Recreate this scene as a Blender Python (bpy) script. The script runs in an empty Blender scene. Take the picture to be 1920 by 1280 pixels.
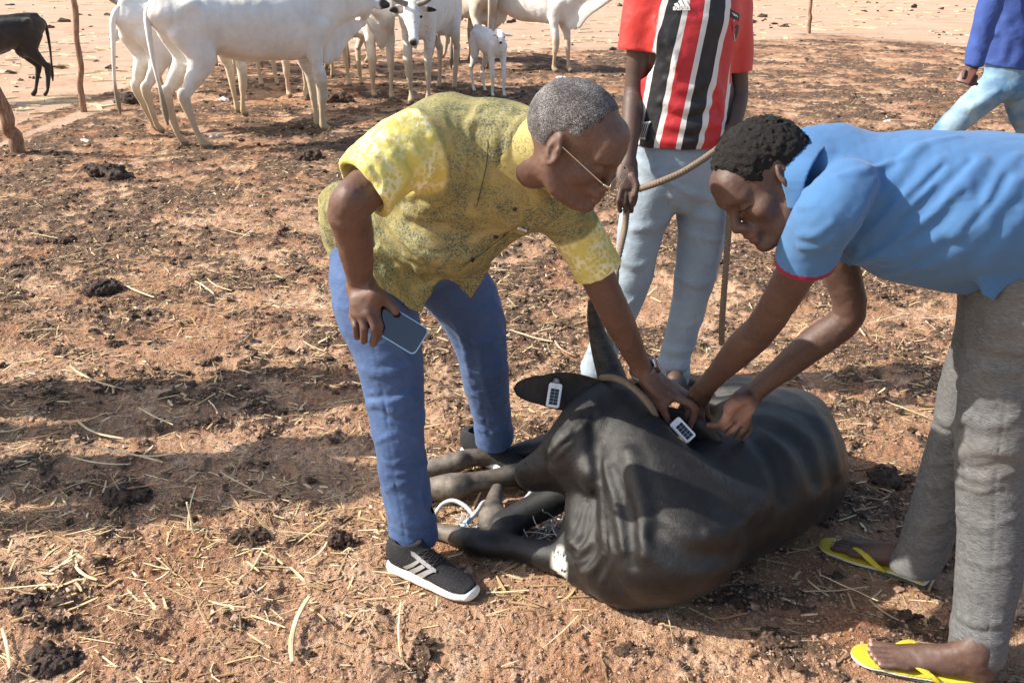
import bpy, math, os, random, time
import numpy as np
from mathutils import Vector, Matrix
T0=time.time()
ONLY=os.environ.get('SCENE_ONLY','')
def want(n): return (not ONLY) or (n in ONLY.split(','))
# ---------------------------------------------------------------- camera
H=1.65; F=1760.0; PITCH=math.atan(740.0/F)
CP,SP=math.cos(PITCH),math.sin(PITCH)
scene=bpy.context.scene
COL=scene.collection
cd=bpy.data.cameras.new('camera'); cam=bpy.data.objects.new('camera',cd); COL.objects.link(cam)
cam.location=(0,0,H); cam.rotation_euler=(math.pi/2-PITCH,0,0)
cd.sensor_width=36; cd.lens=36*F/1920; cd.clip_end=3000; cd.clip_start=.05
scene.camera=cam
# ---------------------------------------------------------------- light
SUN=np.array([-1.0,-.02,.78]); SUN/=np.linalg.norm(SUN)
w=bpy.data.worlds.new('World'); scene.world=w; w.use_nodes=True
nt=w.node_tree; sky=nt.nodes.new('ShaderNodeTexSky'); sky.sky_type='NISHITA'; sky.sun_disc=False
sky.sun_elevation=math.asin(SUN[2]); sky.sun_rotation=math.atan2(SUN[0],SUN[1]); sky.air_density=1.2; sky.dust_density=2.5
nt.nodes['Background'].inputs['Strength'].default_value=.12
nt.links.new(sky.outputs[0],nt.nodes['Background'].inputs['Color'])
ld=bpy.data.lights.new('sun','SUN'); ld.energy=4.6; ld.angle=math.radians(.55); ld.color=(1,.93,.83)
lo=bpy.data.objects.new('sun',ld); COL.objects.link(lo); lo.location=(-3,0,6)
lo.rotation_euler=Vector(SUN.tolist()).to_track_quat('Z','Y').to_euler()
scene.view_settings.view_transform='Standard'; scene.view_settings.look='None'
scene.view_settings.exposure=.85; scene.view_settings.gamma=1
scene.cycles.max_bounces=6
# ---------------------------------------------------------------- pixel helpers (photo pixel + distance -> place in the world)
def ray(x,y):
    a=(x-960)/F; b=(y-640)/F
    return np.array([a, CP-b*SP, -SP-b*CP])
def P(x,y,D):
    r=ray(x,y); return np.array([0,0,H])+r*(D/r[1])
def Q(x,y,h):
    r=ray(x,y); return np.array([0,0,H])+r*((h-H)/r[2])
def nrm(v): v=np.asarray(v,float); return v/np.linalg.norm(v)
# screen-ish basis -> world direction (x right, y up, z toward camera)
def SD(x,y,z): return nrm(x*np.array([1,0,0])+y*np.array([0,SP,CP])+z*np.array([0,-CP,SP]))
# ---------------------------------------------------------------- noise
def _h(ix,iy,iz,s):
    n=(ix.astype(np.int64)*374761393+iy.astype(np.int64)*668265263+iz.astype(np.int64)*2147483647+s*1013904223)&0x7fffffff
    n=((n^(n>>13))*1274126177)&0x7fffffff
    return ((n^(n>>16))&0xffff).astype(np.float32)/32767.5-1
def vn3(p,s=0):
    i=np.floor(p); f=(p-i).astype(np.float32); i=i.astype(np.int64); u=f*f*(3-2*f); r=0
    for dx in (0,1):
        wx=u[:,0] if dx else 1-u[:,0]
        for dy in (0,1):
            wy=u[:,1] if dy else 1-u[:,1]
            for dz in (0,1):
                wz=u[:,2] if dz else 1-u[:,2]
                r=r+wx*wy*wz*_h(i[:,0]+dx,i[:,1]+dy,i[:,2]+dz,s)
    return r
def vn2(x,y,s=0):
    ix=np.floor(x); iy=np.floor(y); fx=(x-ix).astype(np.float32); fy=(y-iy).astype(np.float32)
    ix=ix.astype(np.int64); iy=iy.astype(np.int64); z=np.zeros_like(ix)
    ux=fx*fx*(3-2*fx); uy=fy*fy*(3-2*fy)
    return (_h(ix,iy,z,s)*(1-ux)+_h(ix+1,iy,z,s)*ux)*(1-uy)+(_h(ix,iy+1,z,s)*(1-ux)+_h(ix+1,iy+1,z,s)*ux)*uy
def fbm2(x,y,o=4,s=0):
    r=0;a=.5
    for k in range(o): r=r+a*vn2(x,y,s+k); x=x*2.03+17.3; y=y*2.03-9.1; a*=.5
    return r
# ---------------------------------------------------------------- signed-distance sculpting, meshed with surface nets
def smin(a,b,k):
    if k<=0: return np.minimum(a,b)
    h=np.maximum(k-np.abs(a-b),0)/k
    return np.minimum(a,b)-h*h*k*.25
def smax(a,b,k): return -smin(-a,-b,k)
class Seg:
    def __init__(s,a,b,ra,rb,up=None):
        s.a=np.asarray(a,np.float32); s.b=np.asarray(b,np.float32); s.up=up
        s.iso=np.isscalar(ra) and np.isscalar(rb)
        if s.iso: s.ra,s.rb=ra,rb; m=max(ra,rb)
        else:
            ra=(ra,ra) if np.isscalar(ra) else ra; rb=(rb,rb) if np.isscalar(rb) else rb
            s.ra=np.array(ra,np.float32); s.rb=np.array(rb,np.float32); m=max(*ra,*rb)
            W=s.b-s.a; l=np.linalg.norm(W); W=W/l if l>1e-6 else np.array([1,0,0])
            U=np.asarray(up,float); U=U-W*np.dot(U,W); U=nrm(U); V=np.cross(W,U)
            s.M=np.stack([U,V,W]).astype(np.float32)    # radii: (along up, across)
        s.lo=np.minimum(s.a,s.b)-m; s.hi=np.maximum(s.a,s.b)+m
    def __call__(s,p):
        ba=s.b-s.a; q=p-s.a; t=np.clip(q@ba/max(float(ba@ba),1e-9),0,1)
        q=q-t[...,None]*ba
        if s.iso: return np.sqrt(np.einsum('...i,...i->...',q,q))-(s.ra+(s.rb-s.ra)*t)
        c=q@s.M.T; ru=s.ra[0]+(s.rb[0]-s.ra[0])*t; rv=s.ra[1]+(s.rb[1]-s.ra[1])*t; rw=np.minimum(ru,rv)
        x,y,z=c[...,0]/ru,c[...,1]/rv,c[...,2]/rw
        k0=np.sqrt(x*x+y*y+z*z); k1=np.sqrt((x/ru)**2+(y/rv)**2+(z/rw)**2)+1e-6
        return k0*(k0-1)/k1
class Ell:
    def __init__(s,c,r,ax=None):
        s.c=np.asarray(c,np.float32); s.r=np.asarray(r,np.float32); s.ax=None if ax is None else np.asarray(ax,np.float32)
        m=float(max(s.r)); s.lo=s.c-m; s.hi=s.c+m
    def __call__(s,p):
        q=p-s.c
        if s.ax is not None: q=q@s.ax.T
        k0=np.sqrt(((q/s.r)**2).sum(-1)); k1=np.sqrt(((q/s.r**2)**2).sum(-1))+1e-6
        return k0*(k0-1)/k1
class Slab:   # convex flat cloth piece: planar polygon with thickness
    def __init__(s,pts,th):
        s.p=np.asarray(pts,np.float32); s.th=th
        n=nrm(np.cross(s.p[1]-s.p[0],s.p[2]-s.p[0])); s.n=n.astype(np.float32); s.o=s.p[0]
        c=s.p.mean(0); s.e=[]
        for i in range(len(s.p)):
            a,b=s.p[i],s.p[(i+1)%len(s.p)]; m=np.cross(b-a,n); m=nrm(m)
            if np.dot(m,c-a)>0: m=-m
            s.e.append((a,m.astype(np.float32)))
        s.lo=s.p.min(0)-th*2; s.hi=s.p.max(0)+th*2
    def __call__(s,p):
        d=np.abs((p-s.o)@s.n)-s.th
        for a,m in s.e: d=np.maximum(d,(p-a)@m)
        return d
class Half:   # half space, used for cutting
    def __init__(s,o,n,box=None):
        s.o=np.asarray(o,np.float32); s.n=nrm(n).astype(np.float32); b=box or 9
        s.lo=s.o-b; s.hi=s.o+b; s.b=b
    def __call__(s,p):
        d=-((p-s.o)@s.n)
        if s.b<5: d=np.maximum(d,np.sqrt(((p-s.o)**2).sum(-1))-s.b)
        return d
def cat(pts,n):
    pts=[np.atleast_1d(np.asarray(p,float)) for p in pts]
    if len(pts)<2 or n<=1: return pts
    out=[]
    for i in range(len(pts)-1):
        p0=pts[max(i-1,0)];p1=pts[i];p2=pts[i+1];p3=pts[min(i+2,len(pts)-1)]
        for j in range(n):
            t=j/n; out.append(.5*((2*p1)+(-p0+p2)*t+(2*p0-5*p1+4*p2-p3)*t*t+(-p0+3*p1-3*p2+p3)*t**3))
    out.append(pts[-1]); return out
class Sculpt:
    def __init__(s): s.pr=[]; s.post=[]
    def _add(s,segs,k,op): s.pr.append((segs,k,op,np.min([g.lo for g in segs],0)-k,np.max([g.hi for g in segs],0)+k)); return s
    def seg(s,a,b,ra,rb,up=None,k=.02,op='u'): return s._add([Seg(a,b,ra,rb,up)],k,op)
    def ell(s,c,r,ax=None,k=.02,op='u'): return s._add([Ell(c,r,ax)],k,op)
    def slab(s,pts,th,k=.01,op='u'): return s._add([Slab(pts,th)],k,op)
    def cut(s,o,n,k=0,box=None): return s._add([Half(o,n,box)],k,'s')
    def chain(s,pts,rad,up=None,k=.02,op='u',n=3):
        an=not all(np.isscalar(r) for r in rad)
        if an: rad=[(r,r) if np.isscalar(r) else r for r in rad]
        c=cat(pts,n); r=cat(rad,n)
        segs=[]
        for i in range(len(c)-1):
            u=up[min(i//n,len(up)-1)] if (isinstance(up,list) and hasattr(up[0],'__len__')) else up
            ra=tuple(r[i]) if an else float(r[i][0]); rb=tuple(r[i+1]) if an else float(r[i+1][0])
            segs.append(Seg(c[i],c[i+1],ra,rb,u))
        return s._add(segs,k,op)
    def noise(s,f): s.post.append(f); return s
    def ev(s,p,noise=True):
        d=np.full(p.shape[:-1],.5,np.float32)
        for segs,k,op,lo,hi in s.pr:
            t=segs[0](p)
            for g in segs[1:]: t=np.minimum(t,g(p))
            d=smin(d,t,k) if op=='u' else smax(d,-t,k)
        if noise:
            for f in s.post: d=d+f(p.reshape(-1,3)).reshape(d.shape)
        return d
    def hit(s,pts):   # march from the camera through photo pixels to this surface
        pts=np.asarray(pts,float); R=np.array([nrm(ray(x,y)) for x,y in pts],np.float32)
        o=np.array([0,0,H],np.float32); t=np.full(len(pts),1.2,np.float32)
        for _ in range(90):
            d=s.ev(o+R*t[:,None],False); t=np.minimum(t+np.clip(d,-.05,.2)*.7,30)
        p=o+R*t[:,None]; e=.004
        g=np.stack([s.ev(p+np.eye(3,dtype=np.float32)[i]*e,False)-s.ev(p-np.eye(3,dtype=np.float32)[i]*e,False) for i in range(3)],-1)
        g/=np.linalg.norm(g,axis=-1,keepdims=True)+1e-9
        return p,g
    def fold(s,px,r=.012,up=.0,k=None,op='u',n=3,taper=True):  # ridge (or crease) of cloth or skin laid along a surface
        c=np.array(cat(px,n)); p,g=s.hit(c)
        k=k or r*1.6; m=len(p)
        rr=[r*(.35+.65*math.sin(math.pi*(i+.3)/(m-.4))) if taper else r for i in range(m)]
        off=(-.72*np.array(rr)+up) if op=='u' else (.55*np.array(rr)-up)
        q=p+g*off[:,None]
        if not np.all(np.isfinite(q)): return s
        keep=[i for i in range(m-1) if np.linalg.norm(q[i+1]-q[i])<.12]
        if not keep: return s
        return s._add([Seg(q[i],q[i+1],rr[i],rr[i+1]) for i in keep],k,op)
    def mesh(s,h):
        B=16; lo=np.min([q[3] for q in s.pr if q[2]=='u'],0)-.02; hi=np.max([q[4] for q in s.pr if q[2]=='u'],0)+.02
        nb=np.ceil((hi-lo)/(h*B)).astype(int)
        g=np.stack(np.meshgrid(*[np.arange(n) for n in nb],indexing='ij'),-1).reshape(-1,3)
        c=(lo+(g+.5)*h*B).astype(np.float32)
        half=h*B*.5*1.75
        # cull
        d=np.full(len(c),.5,np.float32)
        for segs,k,op,l,u in s.pr:
            if op!='u': continue
            for q in segs:
                m=np.all((c>q.lo-half-k)&(c<q.hi+half+k),axis=1)
                if m.any(): d[m]=np.minimum(d[m],q(c[m])-k*.5)
        act=(d<half*1.25)
        # drop deep interior
        act&=(d>-half*1.9)
        g=g[act]; c=c[act]
        ax=np.arange(B+1)*h
        loc=np.stack(np.meshgrid(ax,ax,ax,indexing='ij'),-1).reshape(-1,3).astype(np.float32)
        nB=len(g); org=(lo+g*h*B).astype(np.float32)
        D=np.full((nB,len(loc)),.5,np.float32)
        hb=h*B*.5+h
        for segs,k,op,l,u in s.pr:
            mar=k+2*h
            bm=np.zeros(nB,bool); sm=[]
            for q in segs:
                m=np.all((c+hb>q.lo-mar)&(c-hb<q.hi+mar),axis=1); sm.append(m); bm|=m
            if not bm.any(): continue
            ix=np.nonzero(bm)[0]; T=np.full((len(ix),len(loc)),.5,np.float32)
            for q,m in zip(segs,sm):
                jj=np.nonzero(m[ix])[0]
                for c0 in range(0,len(jj),64):
                    j=jj[c0:c0+64]; pts=org[ix[j]][:,None,:]+loc[None]
                    T[j]=np.minimum(T[j],q(pts))
            D[ix]=smin(D[ix],T,k) if op=='u' else smax(D[ix],-T,k)
        if s.post:
            near=np.abs(D)<.03
            ii,jj=np.nonzero(near); pts=org[ii]+loc[jj]; dd=0
            for f in s.post: dd=dd+f(pts)
            D[ii,jj]+=dd
        V=D.reshape(nB,B+1,B+1,B+1); inside=V<0
        corners=[(i,j,k) for i in (0,1) for j in (0,1) for k in (0,1)]
        cnt=np.zeros((nB,B,B,B),np.int8)
        for i,j,k in corners: cnt+=inside[:,i:B+i,j:B+j,k:B+k]
        mixed=(cnt>0)&(cnt<8)
        b,x,y,z=np.nonzero(mixed)
        acc=np.zeros((len(b),3),np.float32); num=np.zeros(len(b),np.float32)
        for a in range(3):
            o1,o2=[q for q in range(3) if q!=a]
            for u in (0,1):
                for v in (0,1):
                    p0=[0,0,0]; p0[o1]=u; p0[o2]=v; p1=list(p0); p1[a]=1
                    d0=V[b,x+p0[0],y+p0[1],z+p0[2]]; d1=V[b,x+p1[0],y+p1[1],z+p1[2]]
                    m=(d0<0)!=(d1<0); t=np.where(m,d0/(d0-d1+1e-12),0)
                    e=np.tile(np.array(p0,np.float32),(len(b),1)); e[:,a]=t
                    acc+=e*m[:,None]; num+=m
        pos=org[b]+(np.stack([x,y,z],-1)+acc/num[:,None])*h
        N=(nb*B+2).astype(np.int64)
        gx,gy,gz=g[b,0]*B+x,g[b,1]*B+y,g[b,2]*B+z
        cid=(gx*N[1]+gy)*N[2]+gz; od=np.argsort(cid); cs=cid[od]
        def look(X,Y,Z):
            q=(X*N[1]+Y)*N[2]+Z; i=np.searchsorted(cs,q); i=np.minimum(i,len(cs)-1)
            return np.where(cs[i]==q,od[i],-1)
        quads=[]
        for a in range(3):
            o1,o2=(a+1)%3,(a+2)%3
            sl0=[slice(0,B)]*3; sl1=list(sl0); sl1[a]=slice(1,B+1)
            s0=inside[(slice(None),*sl0)]; s1=inside[(slice(None),*sl1)]
            bb,xx,yy,zz=np.nonzero(s0!=s1); fl=s0[bb,xx,yy,zz]
            G=[g[bb,0]*B+xx,g[bb,1]*B+yy,g[bb,2]*B+zz]
            def cc(u,v):
                H_=list(G); H_[o1]=H_[o1]-u; H_[o2]=H_[o2]-v; return look(*H_)
            q=np.stack([cc(1,1),cc(0,1),cc(0,0),cc(1,0)],-1)
            q[~fl]=q[~fl][:,::-1]
            quads.append(q[(q>=0).all(1)])
        return pos,np.concatenate(quads)
# ---------------------------------------------------------------- meshes and objects
def lap(v,f,n=1,a=.5):
    if n<=0: return v
    e=np.concatenate([f[:,[i,(i+1)%f.shape[1]]] for i in range(f.shape[1])])
    cnt=np.bincount(e[:,0],minlength=len(v))+np.bincount(e[:,1],minlength=len(v))
    for _ in range(n):
        acc=np.stack([np.bincount(e[:,0],v[e[:,1],i],len(v))+np.bincount(e[:,1],v[e[:,0],i],len(v)) for i in range(3)],-1)
        v=v+(acc/np.maximum(cnt,1)[:,None]-v)*a
    return v
def rawmesh(name,v,f,mat=None,smooth=True):
    v=np.asarray(v,np.float32); f=np.asarray(f); me=bpy.data.meshes.new(name)
    me.vertices.add(len(v)); me.vertices.foreach_set('co',v.ravel())
    k=f.shape[1]; me.loops.add(len(f)*k); me.loops.foreach_set('vertex_index',f.ravel().astype(np.int32))
    me.polygons.add(len(f)); me.polygons.foreach_set('loop_start',np.arange(0,len(f)*k,k,dtype=np.int32))
    me.polygons.foreach_set('loop_total',np.full(len(f),k,np.int32))
    me.polygons.foreach_set('use_smooth',np.full(len(f),smooth))
    me.update(); me.validate()
    if mat: me.materials.append(mat)
    return me
def link(name,me,parent=None,label=None,cat=None,group=None,kind=None):
    o=bpy.data.objects.new(name,me); COL.objects.link(o)
    if parent is not None:
        o.parent=parent; o.matrix_parent_inverse=Matrix.Identity(4)
    return tag(o,label,cat,group,kind)
def tag(o,label=None,cat=None,group=None,kind=None):
    if label: o['label']=label
    if cat: o['category']=cat
    if group: o['group']=group
    if kind: o['kind']=kind
    return o
def thing(name,loc,label,cat,group=None,rz=0,sc=1):
    o=bpy.data.objects.new(name,None); COL.objects.link(o); o.location=tuple(float(q) for q in loc); o.rotation_euler=(0,0,rz); o.scale=(sc,)*3
    o.empty_display_size=.1
    return tag(o,label,cat,group)
def attr(me,name,vals):
    vals=np.asarray(vals,np.float32)
    if vals.ndim==1:
        a=me.attributes.new(name,'FLOAT','POINT'); a.data.foreach_set('value',vals)
    else:
        a=me.attributes.new(name,'FLOAT_VECTOR','POINT'); a.data.foreach_set('vector',vals.ravel())
def build(S,h,name,mat,parent=None,off=None,sm=1,attrs=None,**kw):
    t=time.time(); v,f=S.mesh(h); v=lap(v,f,sm)
    o=np.array(parent.location) if (off is None and parent is not None) else (np.zeros(3) if off is None else np.array(off))
    me=rawmesh(name,v-o,f,mat)
    for k,fn in (attrs or {}).items(): attr(me,k,fn(v))
    ob=link(name,me,parent,**kw)
    if off is not None and parent is None: ob.location=tuple(o)
    print('mesh %s %d verts %.1fs'%(name,len(v),time.time()-t)); return ob
# ---------------------------------------------------------------- materials
class Mt:
    def __init__(s,name,rough=.7,spec=.5):
        s.m=bpy.data.materials.new(name); s.m.use_nodes=True; s.t=s.m.node_tree; s.b=s.t.nodes['Principled BSDF']
        s.b.inputs['Roughness'].default_value=rough; s.b.inputs['Specular IOR Level'].default_value=spec
    def n(s,ty,ins=None,**pr):
        x=s.t.nodes.new('ShaderNode'+ty)
        for k,v in pr.items(): setattr(x,k,v)
        for k,v in (ins or {}).items(): s.put(x.inputs[k],v)
        return x
    def put(s,inp,v):
        if isinstance(v,bpy.types.NodeSocket): s.t.links.new(v,inp)
        elif isinstance(v,bpy.types.Node): s.t.links.new(v.outputs[0],inp)
        else: inp.default_value=(*v,1) if (hasattr(v,'__len__') and len(v)==3 and inp.type=='RGBA') else v
    def co(s): return s.n('TexCoord').outputs['Object']
    def noise(s,sc,det=4,rough=.55,vec=None,dist=0): return s.n('TexNoise',{'Scale':sc,'Detail':det,'Roughness':rough,'Distortion':dist,'Vector':vec if vec is not None else s.co()}).outputs['Fac']
    def vor(s,sc,vec=None,out='Distance'): return s.n('TexVoronoi',{'Scale':sc,'Vector':vec if vec is not None else s.co()}).outputs[out]
    def at(s,name): return s.n('Attribute',attribute_name=name).outputs['Fac']
    def scale(s,v3,vec=None): return s.n('Mapping',{'Vector':vec if vec is not None else s.co(),'Scale':v3}).outputs[0]
    def ramp(s,fac,stops,mode='LINEAR'):
        x=s.n('ValToRGB',{'Fac':fac}); r=x.color_ramp; r.interpolation=mode
        while len(r.elements)<len(stops): r.elements.new(.5)
        for e,(p,c) in zip(r.elements,stops): e.position=p; e.color=(*c,1) if hasattr(c,'__len__') else (c,c,c,1)
        return x.outputs[0]
    def mix(s,f,a,b,mode='MIX'):
        x=s.n('Mix',data_type='RGBA',blend_type=mode); s.put(x.inputs[0],f); s.put(x.inputs[6],a); s.put(x.inputs[7],b); return x.outputs[2]
    def math(s,op,a,b=0,c=None):
        x=s.n('Math',operation=op); s.put(x.inputs[0],a); s.put(x.inputs[1],b)
        if c is not None: s.put(x.inputs[2],c)
        return x.outputs[0]
    def bump(s,hgt,st=.5,dist=.002,prev=None):
        x=s.n('Bump',{'Height':hgt,'Strength':st,'Distance':dist})
        if prev is not None: s.t.links.new(prev,x.inputs['Normal'])
        s.t.links.new(x.outputs[0],s.b.inputs['Normal']); return x.outputs[0]
    def col(s,c): s.put(s.b.inputs['Base Color'],c); return s
    def set(s,k,v): s.put(s.b.inputs[k],v); return s
def flat(name,c,rough=.6,spec=.4,metal=0,var=.12,sc=40,bump=0):
    m=Mt(name,rough,spec); m.col(m.mix(m.noise(sc),tuple(q*(1-var) for q in c),tuple(min(q*(1+var),1) for q in c))); m.set('Metallic',metal)
    if bump: m.bump(m.noise(sc*4),.5,bump)
    return m.m
# small hard-surface helpers
def rbox(sx,sy,sz,r=.002,seg=3):   # rounded box centred on origin
    import bmesh
    bm=bmesh.new(); bmesh.ops.create_cube(bm,size=1)
    for v in bm.verts: v.co=Vector((v.co.x*sx,v.co.y*sy,v.co.z*sz))
    bmesh.ops.bevel(bm,geom=list(bm.edges),offset=r,segments=seg,profile=.5,affect='EDGES')
    return bm
def plate(sx,sy,sz,r,edge=.0006):  # plate with rounded corners in plan (x,y), thickness z
    import bmesh
    bm=bmesh.new(); pts=[]
    for cx,cy,a0 in ((sx/2-r,sy/2-r,0),(-sx/2+r,sy/2-r,90),(-sx/2+r,-sy/2+r,180),(sx/2-r,-sy/2+r,270)):
        for k in range(7):
            a=math.radians(a0+k*15); pts.append((cx+r*math.cos(a),cy+r*math.sin(a)))
    vs=[bm.verts.new((x,y,-sz/2)) for x,y in pts]; f=bm.faces.new(vs[::-1])
    ex=bmesh.ops.extrude_face_region(bm,geom=[f]); 
    for v in [e for e in ex['geom'] if isinstance(e,bmesh.types.BMVert)]: v.co.z=sz/2
    bmesh.ops.recalc_face_normals(bm,faces=bm.faces)
    ed=[e for e in bm.edges if len(e.link_faces)==2 and abs(e.verts[0].co.z-e.verts[1].co.z)<1e-6]
    bmesh.ops.bevel(bm,geom=ed,offset=edge,segments=2,affect='EDGES')
    return bm
def bmobj(bm,name,mat,parent=None,M=None,**kw):
    me=bpy.data.meshes.new(name)
    if M is not None: bm.transform(M)
    bm.to_mesh(me); bm.free(); me.materials.append(mat)
    for p in me.polygons: p.use_smooth=True
    if hasattr(me,'set_sharp_from_angle'): me.set_sharp_from_angle(angle=math.radians(40))
    return link(name,me,parent,**kw)
def frame(o,X,Z):  # matrix with x-axis X, z-axis Z
    Z=nrm(Z); X=np.asarray(X,float); X=nrm(X-Z*np.dot(X,Z)); Y=np.cross(Z,X)
    return Matrix([[X[0],Y[0],Z[0],o[0]],[X[1],Y[1],Z[1],o[1]],[X[2],Y[2],Z[2],o[2]],[0,0,0,1]])
def tubev(pts,rad,n=10,twist=0,lob=0):
    pts=np.array(pts,float); m=len(pts); rad=np.full(m,rad) if np.isscalar(rad) else np.array(rad)
    T=np.gradient(pts,axis=0); T/=np.linalg.norm(T,axis=1,keepdims=True)+1e-9
    u=np.cross(T[0],[0,0,1.]); u=np.cross(T[0],[1.,0,0]) if np.linalg.norm(u)<.1 else u; u=nrm(u); V=[]; L=0
    for i in range(m):
        u=nrm(u-T[i]*np.dot(u,T[i])); v=np.cross(T[i],u)
        if i: L+=np.linalg.norm(pts[i]-pts[i-1])
        for j in range(n):
            a=2*math.pi*j/n; r=rad[i]*(1+lob*abs(math.cos(1.5*(a+twist*L)))) if lob else rad[i]
            V.append(pts[i]+r*(math.cos(a)*u+math.sin(a)*v))
    Fc=[[i*n+j,i*n+(j+1)%n,(i+1)*n+(j+1)%n,(i+1)*n+j] for i in range(m-1) for j in range(n)]
    V.append(pts[0]); V.append(pts[-1]); a,b=len(V)-2,len(V)-1
    Fc+=[[a,(j+1)%n,j,j] for j in range(n)]+[[b,(m-1)*n+j,(m-1)*n+(j+1)%n,(m-1)*n+(j+1)%n] for j in range(n)]
    return np.array(V),Fc
def pymesh(name,V,Fc,mat,smooth=True):
    me=bpy.data.meshes.new(name); me.from_pydata([tuple(map(float,v)) for v in V],[],[list(dict.fromkeys(f)) for f in Fc]); me.materials.append(mat)
    me.polygons.foreach_set('use_smooth',[smooth]*len(me.polygons)); me.update(); return me
def drape(S,base,name,polys,mat,parent,zoff=.004,thick=0,maxe=3):
    """flat piece given by photo-pixel polygons, laid over a sculpted surface"""
    import bmesh
    bm=bmesh.new()
    for poly in polys: bm.faces.new([bm.verts.new((x,y,0)) for x,y in poly])
    bmesh.ops.triangulate(bm,faces=bm.faces)
    for _ in range(4):
        e=[e for e in bm.edges if e.calc_length()>maxe]
        if e: bmesh.ops.subdivide_edges(bm,edges=e,cuts=1); bmesh.ops.triangulate(bm,faces=bm.faces)
    bmesh.ops.remove_doubles(bm,verts=bm.verts,dist=.01)
    p,n=S.hit([(v.co.x,v.co.y) for v in bm.verts]); Wt=p+n*zoff
    for v,w_ in zip(bm.verts,Wt): v.co=Vector((w_-base).tolist())
    bm.normal_update()
    for f in bm.faces:
        if f.normal.dot(Vector((0,-CP,SP)))<0: f.normal_flip()
    if thick:
        g=bmesh.ops.extrude_face_region(bm,geom=list(bm.faces)); nv=[e for e in g['geom'] if isinstance(e,bmesh.types.BMVert)]
        bm.normal_update()
        for v in nv: v.co+=Vector((0,-CP,SP))*thick
        bmesh.ops.recalc_face_normals(bm,faces=bm.faces)
    return bmobj(bm,name,mat,parent)
def tube(name,pts,rad,mat,parent=None,n=10,sub=4,twist=0,lob=0,off=None,**kw):
    c=np.array(cat(pts,sub)); r=rad if np.isscalar(rad) else np.array(cat(rad,sub)).ravel()
    o=np.zeros(3) if parent is None else np.array(parent.location)
    if off is not None: o=np.array(off)
    V,Fc=tubev(c,r,n,twist,lob); ob=link(name,pymesh(name,V-o,Fc,mat),parent,**kw)
    if parent is None: ob.location=tuple(map(float,o))
    return ob
# ================================================================ GROUND
def gxy(x,y): q=Q(x,y,0); return q[0],q[1]
_bd=sorted([gxy(*p) for p in ((-500,420),(-200,345),(0,285),(110,235),(215,182),(300,140),(420,118),(600,92),(860,98),(1160,92),(1420,72),(1560,66),(1800,88),(2100,150))])
BX=np.array([b[0] for b in _bd]); BY=np.array([b[1] for b in _bd])
def yardmask(X,Y):
    n=fbm2(X*1.3,Y*1.3,4,5)
    e=np.interp(X,BX,BY)*(1+.07*n)-Y
    return np.clip(e/(.25+.05*Y)+.5,0,1)
def dungmask(X,Y):
    n=fbm2(X*2.1,Y*2.1,3,11)*1.1+fbm2(X*9,Y*9,4,12)*1.15+fbm2(X*34,Y*34,3,13)*.55
    b=np.interp(Y,[1.6,2.6,3.6,5,8,12,20],[-.14,-.02,.14,.33,.36,.26,.05])
    b=b-.30*np.exp(-(((X-.3)/1.6)**2+((Y-2.25)/.55)**2))
    b=b+.22*np.exp(-(((X-1.1)/.35)**2+((Y-2.75)/.5)**2))
    return np.clip((n+b)*2.6+.02,0,1)
def gh(X,Y,fine=True):
    ym=yardmask(X,Y); dm=dungmask(X,Y)*ym
    z=.012*fbm2(X*1.1,Y*1.1,3,1)+.016*fbm2(X*5,Y*5,3,2)*(.35+.65*ym)
    if fine:
        a=fbm2(X*22+3*vn2(X*7,Y*7,8),Y*22,4,3); c=1-np.abs(fbm2(X*45,Y*45,3,4))*3
        z=z+.011*a*(.3+.7*ym)+.0035*c*ym+dm*(.008+.017*np.maximum(fbm2(X*30,Y*30,3,6)+.25,0))
        z=z+.006*fbm2(X*90,Y*90,2,7)*(.25+.75*ym)
        # hoof prints / scoops
        hp=vn2(X*6.5,Y*6.5,21); z=z-.016*np.clip((hp-.55)*3.2,0,1)*ym
    # churned dips by the near shoe and the hooves
    for cx,cy,r,dz in DIPS: z=z-dz*np.exp(-(((X-cx)**2+(Y-cy)**2)/r**2))
    for cx,cy,r in PADS:
        wgt=np.clip(1.6*np.exp(-(((X-cx)**2+(Y-cy)**2)/r**2)),0,1); z=z*(1-wgt)-.004*wgt
    return z
PADS=[]
for px,py,r in ((760,1080,.10),(830,1105,.10),(893,868,.1),(915,905,.1),(1640,1240,.12),(1750,1260,.12),(1590,1050,.12),(1690,1090,.12),(1120,705,.12),(1270,715,.12),(1240,1090,.16),(1400,1030,.2),(1540,980,.16),(960,1020,.08),(870,1005,.07),(930,940,.07),(850,890,.12),(780,890,.12)):
    a,b=gxy(px,py); PADS.append((a,b,r))
DIPS=[]
for px,py,r,dz in ((640,930,.16,.035),(690,880,.10,.02),(330,1180,.07,.03),(1690,970,.12,.02)):
    a,b=gxy(px,py); DIPS.append((a,b,r,dz))
def groundz(x,y): return float(gh(np.array([x]),np.array([y]),False)[0])

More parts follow.
